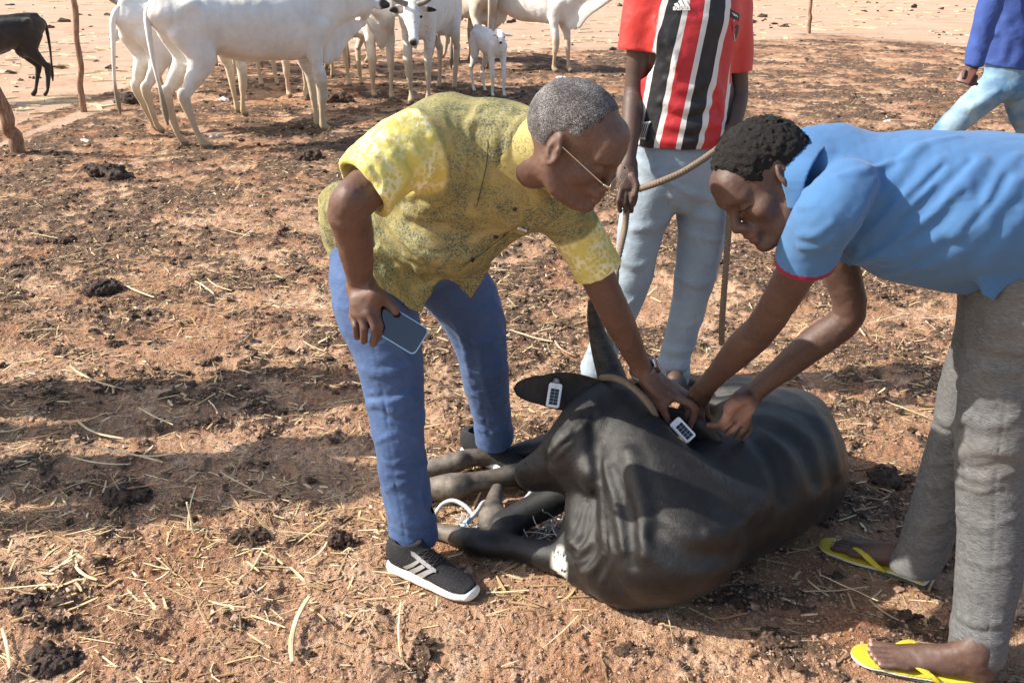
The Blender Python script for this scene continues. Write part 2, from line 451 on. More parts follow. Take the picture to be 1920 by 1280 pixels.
if True:
    m=Mt('soil',.95,.15); at_d=m.at('dung'); at_y=m.at('yard')
    c=m.co()
    n1=m.noise(1.6,6,.6); n2=m.noise(11,8,.65); n3=m.noise(75,6,.7); n4=m.noise(420,3,.6)
    sand=m.ramp(n2,[(.3,(.38,.215,.125)),(.5,(.55,.36,.235)),(.66,(.72,.53,.385))])
    red=m.ramp(n3,[(.3,(.19,.085,.045)),(.55,(.37,.19,.105)),(.75,(.58,.37,.235))])
    near=m.mix(m.ramp(n1,[(.38,0),(.62,1)]),sand,red)
    grit=m.ramp(m.vor(260,out='Color'),[(.1,(.60,.52,.47)),(.45,(1,1,1)),(.8,(1.22,1.16,1.08))])
    near=m.mix(.75,near,grit,'MULTIPLY')
    dung=m.ramp(n3,[(.25,(.045,.028,.019)),(.42,(.10,.062,.042)),(.60,(.19,.125,.085)),(.78,(.34,.24,.16))])
    # grey ash dust
    near=m.mix(m.math('MULTIPLY',m.ramp(m.noise(3.2,5,.6,m.scale((1,1,4))),[(.5,0),(.68,1)]),.30),near,(.30,.20,.15))
    yard=m.mix(at_d,near,dung)
    far=m.ramp(m.noise(1.3,9,.7,m.scale((.7,1.1,1))),[(.3,(.44,.27,.18)),(.52,(.52,.36,.255)),(.7,(.58,.44,.335))])
    far=m.mix(m.ramp(m.noise(26,6,.7,m.scale((.5,1.4,1))),[(.60,0),(.70,.8)]),far,(.26,.13,.075))
    far=m.mix(m.ramp(m.noise(17,6,.7,m.scale((.3,1.8,1))),[(.62,0),(.72,.8)]),far,(.72,.57,.40))
    m.col(m.mix(at_y,far,yard))
    b=m.bump(n3,.75,.016); b=m.bump(m.vor(210),.7,.005,b); m.bump(n4,.6,.004,b)
    SOIL=m.m
    r=.0032; n=int(math.log(60/1.15)/r)+1; ys=1.15*np.exp(r*np.arange(n)); ys=ys[ys<62]
    nx=980; u=np.linspace(-1,1,nx); 
    if ONLY and not want('ground'): ys=ys[::6]; u=u[::6]; nx=len(u)
    wdt=.9+ys*.80
    X=(u[None]*wdt[:,None]); Y=np.repeat(ys[:,None],nx,1)
    x=X.ravel(); y=Y.ravel(); z=gh(x,y)
    fade=np.clip((55-y)/20,0,1); z=z*fade+(1-fade)*-.02
    i=np.arange(len(ys)-1)[:,None]*nx+np.arange(nx-1)[None]; i=i.ravel()
    f=np.stack([i,i+1,i+nx+1,i+nx],-1)
    v=np.stack([x,y,z],-1)
    # skirt sheet to the horizon, one mesh
    me=rawmesh('ground',v,f,SOIL); attr(me,'dung',dungmask(x,y)); attr(me,'yard',yardmask(x,y))
    link('ground',me,kind='structure')
    S_=1500
    me=rawmesh('terrain',[(-S_,-S_,-.06),(S_,-S_,-.06),(S_,S_,-.06),(-S_,S_,-.06)],[[0,1,2,3]],SOIL)
    attr(me,'dung',np.zeros(4)); attr(me,'yard',np.zeros(4)); link('terrain',me,kind='structure')
    print('ground',len(v),time.time()-T0)

rng=np.random.default_rng(7)
def straw_mat(name,a,b):
    m=Mt(name,.75,.3); f=m.noise(9,4,.6); m.col(m.mix(1,m.mix(m.ramp(f,[(.35,0),(.65,1)]),a,b),m.ramp(m.at('rnd'),[(0,(1.12,1.12,1.12)),(.35,(.95,.93,.9)),(.6,(.55,.48,.42)),(1,(.95,.84,.66))]),'MULTIPLY')); m.bump(m.noise(60,3,.6,m.scale((1,8,8))),.4,.001); return m.m
STRAW=straw_mat('straw',(.80,.66,.42),(.50,.36,.20)); STRAW2=straw_mat('straw_weathered',(.46,.35,.22),(.28,.19,.11)); BARK=straw_mat('reddish_stalk',(.42,.20,.09),(.20,.09,.045))
def straws(cx,cy,L,wd,ang,tilt,bend,z0,th):
    n=len(cx); t=np.linspace(-.5,.5,4)
    ca,sa=np.cos(ang),np.sin(ang)
    V=np.zeros((n,4,4,3),np.float32)
    for i,tt in enumerate(t):
        px=cx+ca*L*tt-sa*bend*L*(tt*tt); py=cy+sa*L*tt+ca*bend*L*(tt*tt); pz=z0+tilt*L*(tt+.5)
        tp=1-.35*(i==3)
        for j,(a,b) in enumerate(((-1,-1),(1,-1),(1,1),(-1,1))):
            V[:,i,j,0]=px-sa*wd*a*.5*tp; V[:,i,j,1]=py+ca*wd*a*.5*tp; V[:,i,j,2]=pz+th*(b*.5)*tp
    base=(np.arange(n)*16)[:,None,None]
    q=[[i*4+j,i*4+(j+1)%4,(i+1)*4+(j+1)%4,(i+1)*4+j] for i in range(3) for j in range(4)]+[[3,2,1,0],[12,13,14,15]]
    Fc=(base+np.array(q)[None]).reshape(-1,4)
    return V.reshape(-1,3),Fc
def scat(n,d0,d1,pw=1.0):
    u=rng.random(n); D=d0*(d1/d0)**(u**pw); X=(rng.random(n)*2-1)*(.75+D*.68); return X,D
def litter(name,n,d0,d1,mat,lmin,lmax,wmin,wmax,label,cat,seed,dens=1,pw=1.0):
    X,Y=scat(n,d0,d1,pw)
    c=fbm2(X*1.7,Y*1.7,3,seed); keep=(c+.5*rng.random(n)-.25>-.12-dens*.1)&(yardmask(X,Y)+.25>rng.random(n)); X=X[keep];Y=Y[keep]; n=len(X)
    kp=rng.random(n)<np.clip((Y-1.75+.5*np.clip(-X,0,1))/1.1,.22,1)*np.where(X>.2,.7,1); X=X[kp];Y=Y[kp];n=len(X)
    L=lmin+(lmax-lmin)*rng.random(n)**2.2; w=(wmin+(wmax-wmin)*rng.random(n)**2)*(1+Y*.06)
    ang=rng.random(n)*math.pi; ang=np.where(rng.random(n)<.45,rng.normal(-.2,.5,n),ang)
    z=gh(X,Y)+w*.35; tilt=rng.normal(0,.10,n); tilt=np.where(rng.random(n)<.06,rng.random(n)*1.0,tilt)
    bd=np.where(rng.random(n)<.15,rng.normal(0,.5,n),rng.normal(0,.10,n))
    V,Fc=straws(X,Y,L,w,ang,np.abs(tilt)*.7,bd,z,w*.35)
    me=rawmesh(name,V,Fc,mat,False); attr(me,'rnd',np.repeat(rng.random(n),16)); link(name,me,label=label,cat=cat,kind='stuff')
def clods(name,n,d0,d1,mat,rmin,rmax,label,cat,seed,bias,pw=1.0,sub=2,flat_=(.45,.35)):
    import bmesh
    bm=bmesh.new(); bmesh.ops.create_icosphere(bm,subdivisions=sub,radius=1); bv=np.array([v.co[:] for v in bm.verts]); bf=np.array([[v.index for v in f.verts] for f in bm.faces]); bm.free()
    X,Y=scat(n,d0,d1,pw); dm=dungmask(X,Y); ym=yardmask(X,Y)
    keep=(dm+bias>rng.random(n))&(ym+.10>rng.random(n)); X=X[keep];Y=Y[keep]; n=len(X)
    R=(rmin+(rmax-rmin)*rng.random(n)**3)*(1+.05*Y)
    sh=1+.75*np.stack([vn3(bv*1.7+k*9.7,k) for k in range(16)])+.45*np.stack([vn3(bv*4.1+k*5.1,k+40) for k in range(16)])
    k=rng.integers(0,16,n); a=rng.random(n)*6.28; s=np.stack([1+.7*rng.random(n),.7+.4*rng.random(n),flat_[0]+flat_[1]*rng.random(n)],-1)
    B=bv[None]*sh[k][:,:,None]*s[:,None]*R[:,None,None]
    x=B[...,0]*np.cos(a)[:,None]-B[...,1]*np.sin(a)[:,None]; y=B[...,0]*np.sin(a)[:,None]+B[...,1]*np.cos(a)[:,None]
    V=np.stack([x+X[:,None],y+Y[:,None],B[...,2]+(gh(X,Y)+R*.12)[:,None]],-1).reshape(-1,3)
    Fc=(np.arange(n)[:,None,None]*len(bv)+bf[None]).reshape(-1,3)
    link(name,rawmesh(name,V,Fc,mat,sub<2),label=label,cat=cat,kind='stuff')
def dungmat(name,c0,c1,c2):
    m=Mt(name,.9,.2); f=m.noise(60,6,.7); m.col(m.ramp(f,[(.3,c0),(.55,c1),(.75,c2)])); m.bump(m.noise(180,5,.7),.7,.004); return m.m
DUNG=dungmat('dung',(.035,.023,.016),(.085,.055,.038),(.20,.135,.09)); CLOD=dungmat('soil_clod',(.22,.13,.085),(.40,.26,.18),(.62,.46,.34))
DUNGD=dungmat('fresh_dung',(.030,.021,.018),(.070,.048,.038),(.17,.12,.09))
if want('ground'):
    litter('straw_litter',16000,1.25,16,STRAW,.015,.12,.0012,.0052,'loose pale straw bits strewn over the churned soil','straw',31,1.0,.8)
    litter('chopped_straw',15000,2.0,16,STRAW,.015,.09,.0022,.0075,'short broad chopped straw pieces strewn over the yard','straw',36,1.4,.9)
    litter('weathered_litter',30000,1.25,14,STRAW2,.012,.11,.0014,.0055,'brown weathered stalk bits trodden into the dung','straw',32,1.4,.8)
    litter('fine_chaff',26000,1.2,7,STRAW,.006,.035,.0006,.0018,'fine pale chaff on the near sand','chaff',33,2.5)
    clods('dung_crumbs',26000,1.2,20,DUNG,.003,.014,'dark trampled dung crumbs on the soil','dung',34,.02,.85)
    clods('soil_clods',16000,1.2,12,CLOD,.003,.011,'small reddish soil clods on the ground','soil',35,.25,.8)
    clods('fine_crumbs',90000,1.2,7,CLOD,.0018,.0055,'fine pale soil crumbs covering the near sand','soil',37,.6,.75,1)
    n=3200; X=(rng.random(n)*2-1); Y=9*(4.5**rng.random(n)); X=X*(1+Y*.7); k=(yardmask(X,Y)<.5)&(fbm2(X*.5,Y*.5,3,77)>-.12); X=X[k];Y=Y[k];n=len(X)
    V,Fc=straws(X,Y,.08+.35*rng.random(n)**2,.012+.03*rng.random(n),rng.normal(0,.5,n),np.zeros(n),rng.normal(0,.3,n),gh(X,Y)+.008,.012+.01*rng.random(n)); link('far_litter',rawmesh('far_litter',V,Fc,STRAW,False),label='pale dry stalks scattered over the open sand beyond the yard',cat='straw',kind='stuff')
    _y=yardmask; _d=dungmask; globals()['yardmask']=lambda X,Y:np.clip(1-_y(X,Y),0,1); globals()['dungmask']=lambda X,Y:np.clip(fbm2(X*.7,Y*.7,3,78)*1.5+.05,0,1)
    clods('far_clods',2600,9,40,DUNG,.010,.05,'dark clods scattered over the open sand beyond the yard','dung',38,.05,1.0)
    globals()['yardmask']=_y; globals()['dungmask']=_d
    # ---- the larger stalks, one object each: (x0,y0,x1,y1, width mm, material)
    ST=[(150,845,330,880,9,STRAW),(128,700,215,742,11,STRAW),(0,745,95,712,9,STRAW2),(0,815,55,800,8,STRAW),(135,800,222,835,11,STRAW),
        (60,600,0,615,6,STRAW2),(245,865,330,862,9,STRAW),(260,780,325,812,9,STRAW),(180,905,60,948,6,STRAW2),(535,1260,568,1135,16,STRAW),
        (140,1075,180,1100,11,STRAW),(415,893,473,925,5,STRAW),(55,1080,150,1048,7,STRAW2),(0,1130,115,1120,6,STRAW),(350,1010,365,925,5,STRAW),
        (240,938,300,926,12,BARK),(50,835,120,818,12,BARK),(270,1060,320,1072,5,STRAW),(575,1068,620,1030,8,STRAW),(745,1140,752,1278,6,STRAW),
        (1335,1170,1400,1158,9,BARK),(955,628,1035,652,10,STRAW),(1035,648,1070,675,12,STRAW2),(1535,1085,1645,1135,5,STRAW),(1640,1030,1690,1050,5,STRAW),
        (1510,1118,1630,1108,7,STRAW2),(1605,910,1700,890,6,STRAW),(1625,1140,1680,1180,7,STRAW2),(1600,610,1622,640,9,STRAW),(1625,618,1690,600,7,STRAW),
        (1370,455,1420,435,7,STRAW),(1440,455,1490,462,8,STRAW),(370,535,405,560,11,STRAW),(385,530,430,552,8,STRAW),(25,690,85,680,10,STRAW),
        (240,550,290,570,12,STRAW),(350,1110,430,1240,3,STRAW2),(10,1190,25,1270,10,STRAW),(0,860,60,845,9,STRAW),(130,865,240,880,8,STRAW),
        (485,1170,560,1155,5,STRAW2),(1020,1230,1085,1170,5,STRAW),(860,1100,700,1075,6,STRAW),(395,760,412,785,7,STRAW),(1470,1045,1560,1020,4,STRAW2),
        (1520,270,1475,250,8,STRAW),(1790,600,1730,605,7,STRAW),(1740,790,1660,760,5,STRAW),(1250,1160,1262,1220,4,STRAW2),(150,460,40,440,7,STRAW),
        (30,630,160,625,6,STRAW2),(480,990,640,1005,3,STRAW),(560,640,610,665,6,STRAW),(75,500,160,480,8,STRAW),(420,440,470,452,7,STRAW)]
    LB=['long','short','slightly bent','straight','broad','thin','split']
    for i,(x0,y0,x1,y1,wd,mt) in enumerate(ST):
        a=np.array(gxy(x0,y0)); b=np.array(gxy(x1,y1)); c=(a+b)/2; L=np.linalg.norm(b-a); L=min(L,.34); ang=math.atan2(*(b-a)[::-1])
        w_=wd/1000*.8*(1+.02*c[1]); N=7; pts=[]
        bd=rng.normal(0,.05)
        for k in range(N):
            t=k/(N-1)-.5; X_=c[0]+math.cos(ang)*L*t-math.sin(ang)*bd*L*t*t*4; Y_=c[1]+math.sin(ang)*L*t+math.cos(ang)*bd*L*t*t*4
            pts.append((X_,Y_,float(gh(np.array([c[0]]),np.array([c[1]]))[0])+w_*.7+.012+.02*abs(t)*rng.random()))
        rr=[w_*.5*(1.12 if k in (2,5) else 1)*(.75 if k in (0,N-1) else 1) for k in range(N)]
        V,Fc=tubev(pts,rr,7); o=np.array([c[0],c[1],pts[3][2]]); V=np.array(V)-o; V=np.stack([V[:,0],V[:,1],V[:,2]*.6],-1)
        kind_={STRAW:'pale dry',STRAW2:'weathered brown',BARK:'reddish bark-covered'}[mt]
        cx,cy=(x0+x1)/2,(y0+y1)/2
        where=('near the bottom edge' if cy>1150 else 'on the sand left of the black shoe' if cx<720 and cy>950 else 'in the shadow left of the near blue trouser leg' if cx<720 and cy>840 else 'left of the hanging phone' if cx<640 and cy>620 else 'among the trampled dung at left' if cx<640 else
               'beside the yellow flip-flops' if cx>1430 and cy>980 else 'right of the lying cow' if cx>1560 and cy>700 else 'behind the right arm of the polo man' if cx>1560 else 'between the trouser legs and the horn' if cy>600 else 'behind the bent head of the polo man')
        ln='long' if L>.2 else 'short' if L<.09 else 'middling'; tw='thick' if wd>=9 else 'thin' if wd<=5 else 'slender'
        dr='lying crosswise' if abs(math.cos(ang))>.8 else 'pointing away' if abs(math.cos(ang))<.35 else 'slanting'
        lb='%s %s %s stalk %s %s'%(ln,tw,{STRAW:'pale',STRAW2:'brown',BARK:'reddish'}[mt],dr.replace('lying ',''),where)
        used=globals().setdefault('USEDL',{}); used[lb]=used.get(lb,0)+1
        if used[lb]>1: lb=lb.replace(' stalk ',{2:' stalk, the nearer one, ',3:' split stalk '}.get(used[lb],' bent stalk ')) if len(lb.split())<13 else lb.replace('pale ','bleached ').replace('brown ','grey-brown ')
        ob=link('straw_stalk',pymesh('straw_stalk',V,Fc,mt,False),label=lb,cat='stalk',group='%s stalks on the ground'%kind_)
        ob.location=tuple(map(float,o))
    # ---- dung pats and clods big enough to point at
    import bmesh
    def lump(x,y,r,mat,seed,name,label,cat,flat_=.5,group=None,parts=7):
        S=Sculpt(); g=Q(x,y,0); rs=np.random.default_rng(seed)
        for k in range(parts):
            a=rs.random()*6.28; d=r*.75*math.sqrt(rs.random()); rr=r*(.28+.3*rs.random())
            S.ell((g[0]+d*math.cos(a),g[1]+d*math.sin(a),rr*.5),(rr*1.2,rr,rr*flat_*1.4),k=rr*.5)
        for k in range(parts*2):
            a=rs.random()*6.28; d=r*(.5+.6*rs.random()); rr=r*(.08+.16*rs.random()); S.ell((g[0]+d*math.cos(a),g[1]+d*math.sin(a),rr*.4),(rr*1.3,rr,rr*.8),k=rr*.2)
        S.noise(lambda p:.30*r*vn3(p*(2.0/r),seed)*.5+.26*r*vn3(p*(5/r),seed+1)*.5+.10*r*vn3(p*(12/r),seed+2))
        build(S,max(r/20,.0022),name,mat,off=(g[0],g[1],0),label=label,cat=cat,group=group)
    for i,(x,y,r,mt,l) in enumerate([(235,575,0,0,0),(195,548,.085,DUNGD,'dark crumbly dung clump beside pale stalks at left'),(122,455,.055,DUNG,'dark dung lump on the soil at the left edge'),
        (205,335,.16,DUNGD,'wide black dung heap on the soil left of the herd'),(245,192,.16,DUNGD,'rounded dark dung pat by the thin fence stick'),(640,192,.17,DUNG,'dark dung mound under the white herd'),
        (575,298,.12,DUNG,'dark dung clump between the white cow and the man in yellow'),(455,1110,.026,CLOD,'upright brown clod on the near sand'),(60,1140,.05,DUNGD,'blackened clod at the lower left edge'),
        (470,1010,.05,DUNG,'crumbly dung clod on the sand left of the black shoe'),(240,935,.07,DUNGD,'charred clod with a reddish stalk lying on it'),(1440,1205,.045,DUNG,'dark clod on the near sand below the lying cow'),
        (1170,1225,.03,DUNG,'small dark clod at the bottom edge'),(1660,900,.06,DUNGD,'dark clod in the shade beside the grey trousers'),(105,1245,.06,DUNGD,'grey charred clod in the lower left corner'),(640,1010,.045,DUNG,'crumbly clod beside the near blue trouser hem'),
        (1720,905,.05,DUNG,'dark broken clod between the lying cow and grey trousers'),(215,650,.04,DUNG,'small clod behind the pale stalks at left'),(1500,850,.0,0,0)]):
        if r: lump(x,y,r,mt,100+i,'dung_clump',l,'dung clump',group=None)
    # ---- scraps of plastic and pale stones
    PL=flat('white_plastic',(.75,.75,.78),.35,.5,var=.1); ST_=flat('pale_stone',(.62,.55,.47),.8,var=.2,bump=.004)
    def scrap(x,y,r,mat,name,label,cat,seed,hf=.35):
        S=Sculpt(); g=Q(x,y,0); rs=np.random.default_rng(seed)
        for k in range(3): S.ell((g[0]+rs.normal(0,r*.35),g[1]+rs.normal(0,r*.3),r*.28),(r*.7,r*.45,r*hf),k=r*.1)
        S.noise(lambda p:.35*r*vn3(p*(1.7/r),seed))
        build(S,max(r/9,.003),name,mat,off=(g[0],g[1],0),label=label,cat=cat)
    scrap(418,190,.07,PL,'plastic_scrap','crumpled white plastic scrap under the big white cow','plastic scrap',1)
    scrap(404,257,.045,ST_,'stone','pale stone on the soil beside the big white cow hooves','stone',2,.5)
    scrap(160,266,.04,ST_,'stone','pale stone on the soil near the leaning fence post','stone',3,.5)
    scrap(1052,149,.06,PL,'plastic_scrap','white plastic scrap behind the bent grey-haired head','plastic scrap',4)
    scrap(1662,229,.035,PL,'plastic_scrap','white plastic scrap behind the blue polo back','plastic scrap',5)
    scrap(478,388,.028,PL,'plastic_scrap','small greyish plastic scrap left of the yellow shirt','plastic scrap',6)
    scrap(1017,631,.012,ST_,'stone','tiny white pebble right of the dark trouser knee','stone',7,.5)
    # ---- root ball with a stem (near left)
    g=Q(362,1000,0); r0=thing('root_tuft',g,'dried root tuft with an upright stem on the near sand','root tuft')
    tube('stem',[g+[0,0,.0],g+[-.004,.01,.05],g+[-.012,.02,.10]],.0032,STRAW,r0)
    V=[];Fc=[]
    for k in range(46):
        a=rng.random()*6.28; l=.02+.035*rng.random(); p=[np.array([0,0,.008+.01*rng.random()])]
        d=np.array([math.cos(a),math.sin(a),.3*rng.random()])
        for j in range(4): d=d+rng.normal(0,.45,3); d[2]-=.15; p.append(p[-1]+nrm(d)*l/4)
        p=[np.array([q[0],q[1],max(q[2],.004)]) for q in p]; vv,ff=tubev(p,.0007,4); b0=len(V); V+=list(vv); Fc+=[[b0+i for i in f] for f in ff]
    link('roots',pymesh('roots',V,Fc,STRAW,False),r0)
# ---- fence sticks
WOOD=Mt('stick_wood',.85,.2); WOOD.col(WOOD.ramp(WOOD.noise(14,6,.6,WOOD.scale((4,4,.7))),[(.3,(.13,.07,.045)),(.55,(.30,.18,.12)),(.75,(.46,.32,.22))])); WOOD.bump(WOOD.noise(30,5,.6,WOOD.scale((4,4,.5))),.6,.006); WOOD=WOOD.m
if want('fence'):
    def stick(base,top,r,label,knots,D_top=None,twig=None):
        b=Q(base[0],base[1],0); t=P(top[0],top[1],D_top or b[1]); pts=[]; n=12
        for k in range(n+1):
            s_=k/n; pts.append((b+(t-b)*s_+np.array([rng.normal(0,.009),rng.normal(0,.009),0])*(0<k<n)))
        pts[0]=pts[0]-np.array([0,0,.06])
        rr=[r*(1-.25*k/n)*(1+knots*abs(rng.normal())) for k in range(n+1)]
        tube('fence_stick',pts,rr,WOOD,n=10,sub=3,off=b,label=label,cat='fence stick',group='sticks along the yard edge')
    stick((157,210),(128,-130),.031,'thin knotty fence stick standing between black cow and white herd',.10)
    stick((36,287),(-40,95),.060,'thick leaning grey fence post at the left edge',.04,D_top=P(36,287,1)[1]*0+Q(36,287,0)[1]-.2)
    stick((1517,64),(1523,-60),.038,'thin far fence stick standing behind the jersey man',.08)
# ================================================================ PEOPLE helpers
def skinmat(name,c,c2,rough=.42):
    m=Mt(name,rough+.08,.38); n=m.noise(9,5,.6); base=m.mix(m.ramp(n,[(.3,0),(.7,1)]),c,c2)
    base=m.mix(m.at('palm'),base,(.42,.22,.15)); base=m.mix(m.at('lip'),base,(.15,.068,.055))
    m.col(m.mix(m.ramp(m.noise(160,4,.6),[(.45,0),(.75,.35)]),base,tuple(min(q*1.5,1) for q in c2)))
    m.set('Subsurface Weight',.06); m.set('Subsurface Radius',(.01,.004,.002)); m.set('Subsurface Scale',.5)
    b=m.bump(m.vor(900),.25,.0006); m.bump(m.noise(140,5,.6),.35,.0012,b); m.put(m.b.inputs['Roughness'],m.math('MULTIPLY_ADD',m.noise(60),.30,rough-.03)); return m.m
SKIN_A=skinmat('skin_warm_brown',(.092,.051,.038),(.145,.078,.057))
SKIN_B=skinmat('skin_dark_brown',(.064,.036,.028),(.108,.060,.044))
SKIN_C=skinmat('skin_deep_brown',(.060,.036,.028),(.095,.055,.042))
NAIL=flat('nail',(.42,.25,.20),.3)
EYEW=flat('eye_white',(.6,.55,.5),.2); 
def hframe(o,F_,L_,s=1.0):
    F_=nrm(F_); L_=nrm(np.asarray(L_)-F_*np.dot(L_,F_)); U_=np.cross(F_,L_)
    A=np.stack([F_,L_,U_]); return (np.asarray(o,float),A,s)
def head(S,fr,neck=None,ears=True,nosew=1.0,jaw=1.0):
    o,A,s=fr
    g=lambda f,l,u: o+s*(f*A[0]+l*A[1]+u*A[2])
    e=lambda c,r,k=.012,op='u',ax=None: S.ell(g(*c),tuple(q*s for q in r),ax if ax is not None else A,k=k*s,op=op)
    e((-.015,0,.036),(.098,.077,.086)); e((-.045,0,.02),(.062,.068,.07),.03)
    e((.028,0,-.03),(.060,.060,.082),.025)
    for q in (-1,1):
        S.chain([g(-.012,q*.058,-.045),g(.02,q*.050*jaw,-.082),g(.065,q*.022,-.104)],[.020*s,.022*s,.017*s],k=.028*s)
        e((.052,q*.044,-.030),(.028,.024,.022),.02)
        S.chain([g(.070,q*.046,.016),g(.088,q*.028,.020),g(.092,q*.008,.014)],[.010*s,.011*s,.009*s],k=.014*s)
    e((.072,0,.045),(.028,.052,.038),.03)
    for q in (-1,1): e((.101,q*.033,-.004),(.019,.016,.013),.012,'s')
    for q in (-1,1):
        e((.0745,q*.032,-.004),(.0145,.0155,.0125),.004)                      # lowered lids
        S.chain([g(.087,q*.020,-.006),g(.0895,q*.032,-.0125),g(.081,q*.045,-.008)],[.0028*s]*3,k=.003*s)   # lower lid rim
    S.chain([g(.088,0,.010),g(.100,0,-.014),g(.112,0,-.036)],[.0085*s,.0095*s,.0125*s],k=.014*s)
    for q in (-1,1): e((.1035,q*.0135*nosew,-.042),(.011,.0095,.0085),.007)
    for q in (-1,1): e((.108,q*.008,-.051),(.0034,.0032,.0034),.002,'s')
    e((.088,0,-.062),(.020,.030,.018),.016)
    e((.1015,0,-.0665),(.0105,.024,.0075),.005); e((.0995,0,-.0805),(.0105,.021,.0080),.005)
    S.chain([g(.104,-.024,-.0735),g(.1125,0,-.0732),g(.104,.024,-.0735)],[.0016*s]*3,k=.003*s,op='s')
    e((.086,0,-.104),(.020,.024,.017),.018)
    if ears:
        for q in (-1,1):
            o2=nrm(A[1]*q*.93-A[0]*.42+A[2]*.05); f2=nrm(A[0]*.88+A[1]*q*.42+A[2]*.18); f2=nrm(f2-o2*np.dot(f2,o2)); u2=np.cross(f2,o2); ax=np.stack([f2,o2,u2])
            c=g(-.012,q*.0795,-.008)+o2*.004*s
            S.ell(c,(.0195*s,.008*s,.0335*s),ax,k=.006*s)
            S.ell(c+o2*.0085*s+f2*.002*s+u2*.003*s,(.0125*s,.0075*s,.0235*s),ax,k=.004*s,op='s')
            S.chain([c+o2*.004*s-f2*.003*s+u2*.017*s,c+o2*.004*s-f2*.009*s,c+o2*.003*s-f2*.004*s-u2*.016*s],[.0028*s]*3,k=.004*s)
            S.ell(c+f2*.012*s+o2*.003*s-u2*.004*s,(.005*s,.004*s,.007*s),ax,k=.004*s)
            S.ell(c-u2*.030*s+f2*.003*s,(.009*s,.0055*s,.009*s),ax,k=.005*s)
    return g
def hair_sculpt(fr,line,grow=.006,nz=.0025,nf=160,seed=1,r=(.098,.077,.086)):
    """short hair as a shell over the skull that thins to nothing at the hairline planes and round the ears"""
    o,A,s=fr; S=Sculpt(); g=lambda f,l,u: o+s*(f*A[0]+l*A[1]+u*A[2])
    S.ell(g(-.015,0,.036),tuple((q+grow)*s for q in r),A,k=0); S.ell(g(-.045,0,.02),tuple((q+grow)*s for q in (.062,.068,.07)),A,k=.03*s)
    pl=[(g(*p),nrm(A.T@np.array(n,float))) for p,n in line]
    ears=[(g(.004,q*.083,-.014)) for q in (-1,1)]
    for p,n in pl: S.cut(p,n,k=.004*s)
    def f(p):
        d=np.full(len(p),.06,np.float32)
        rag=.007*vn3(p*60,seed+5)+.005*vn3(p*150,seed+6)
        for q,n in pl: d=np.minimum(d,-((p-q)@n))
        for e in ears: d=np.minimum(d,np.sqrt((((p-e)@A[0])/1.0)**2+((p-e)@A[1]*.8)**2+(((p-e)@A[2])/1.45)**2)-.024*s)
        t=np.clip((d+rag)/(.030*s),0,1); t=t*t*(3-2*t)
        return (grow+.004)*(1-t)+(nz*vn3(p*nf,seed)+nz*.7*vn3(p*nf*2.3,seed+1))*(.3+.7*t)
    S.noise(f); return S
def finger(S,pts,r0=.0092,r1=.0072,k=.004):
    n=len(pts); S.chain(pts,[r0+(r1-r0)*i/(n-1) for i in range(n)],k=k,n=2)
def palmof(S,wrist,knuckles,rw=.016,rk=.0115,thumb=None,k=.014):
    for i,q in enumerate(knuckles):
        w0=wrist+(q-np.mean(knuckles,0))*.35
        S.chain([w0,(w0+q)/2,q],[rw,.0135,rk],k=k,n=1)
    if thumb is not None: S.chain([wrist,*thumb[:2]],[.017,.0175,.013],k=.018,n=2)
def nail(tip,prev,nor,parent,s=1.0):
    d=nrm(tip-prev); nor=nrm(nor-d*np.dot(nor,d)); S=Sculpt(); S.ell(tip-d*.001+nor*.0058*s,(.0072*s,.0052*s,.0022*s),np.stack([d,np.cross(nor,d),nor]),k=0)
    return S
def clothmat(name,c,c2=None,rough=.85,weave=900,wst=.25,sheen=.1,big=7):
    m=Mt(name,rough,.25); c2=c2 or tuple(q*.82 for q in c)
    m.col(m.mix(m.ramp(m.noise(big,5,.6),[(.3,0),(.7,1)]),c,c2)); m.set('Sheen Weight',sheen)
    b=m.bump(m.noise(weave,2,.5),wst,.0005); m.bump(m.noise(38,5,.6,None,.6),.35,.004,b); return m
def pip(p): return p
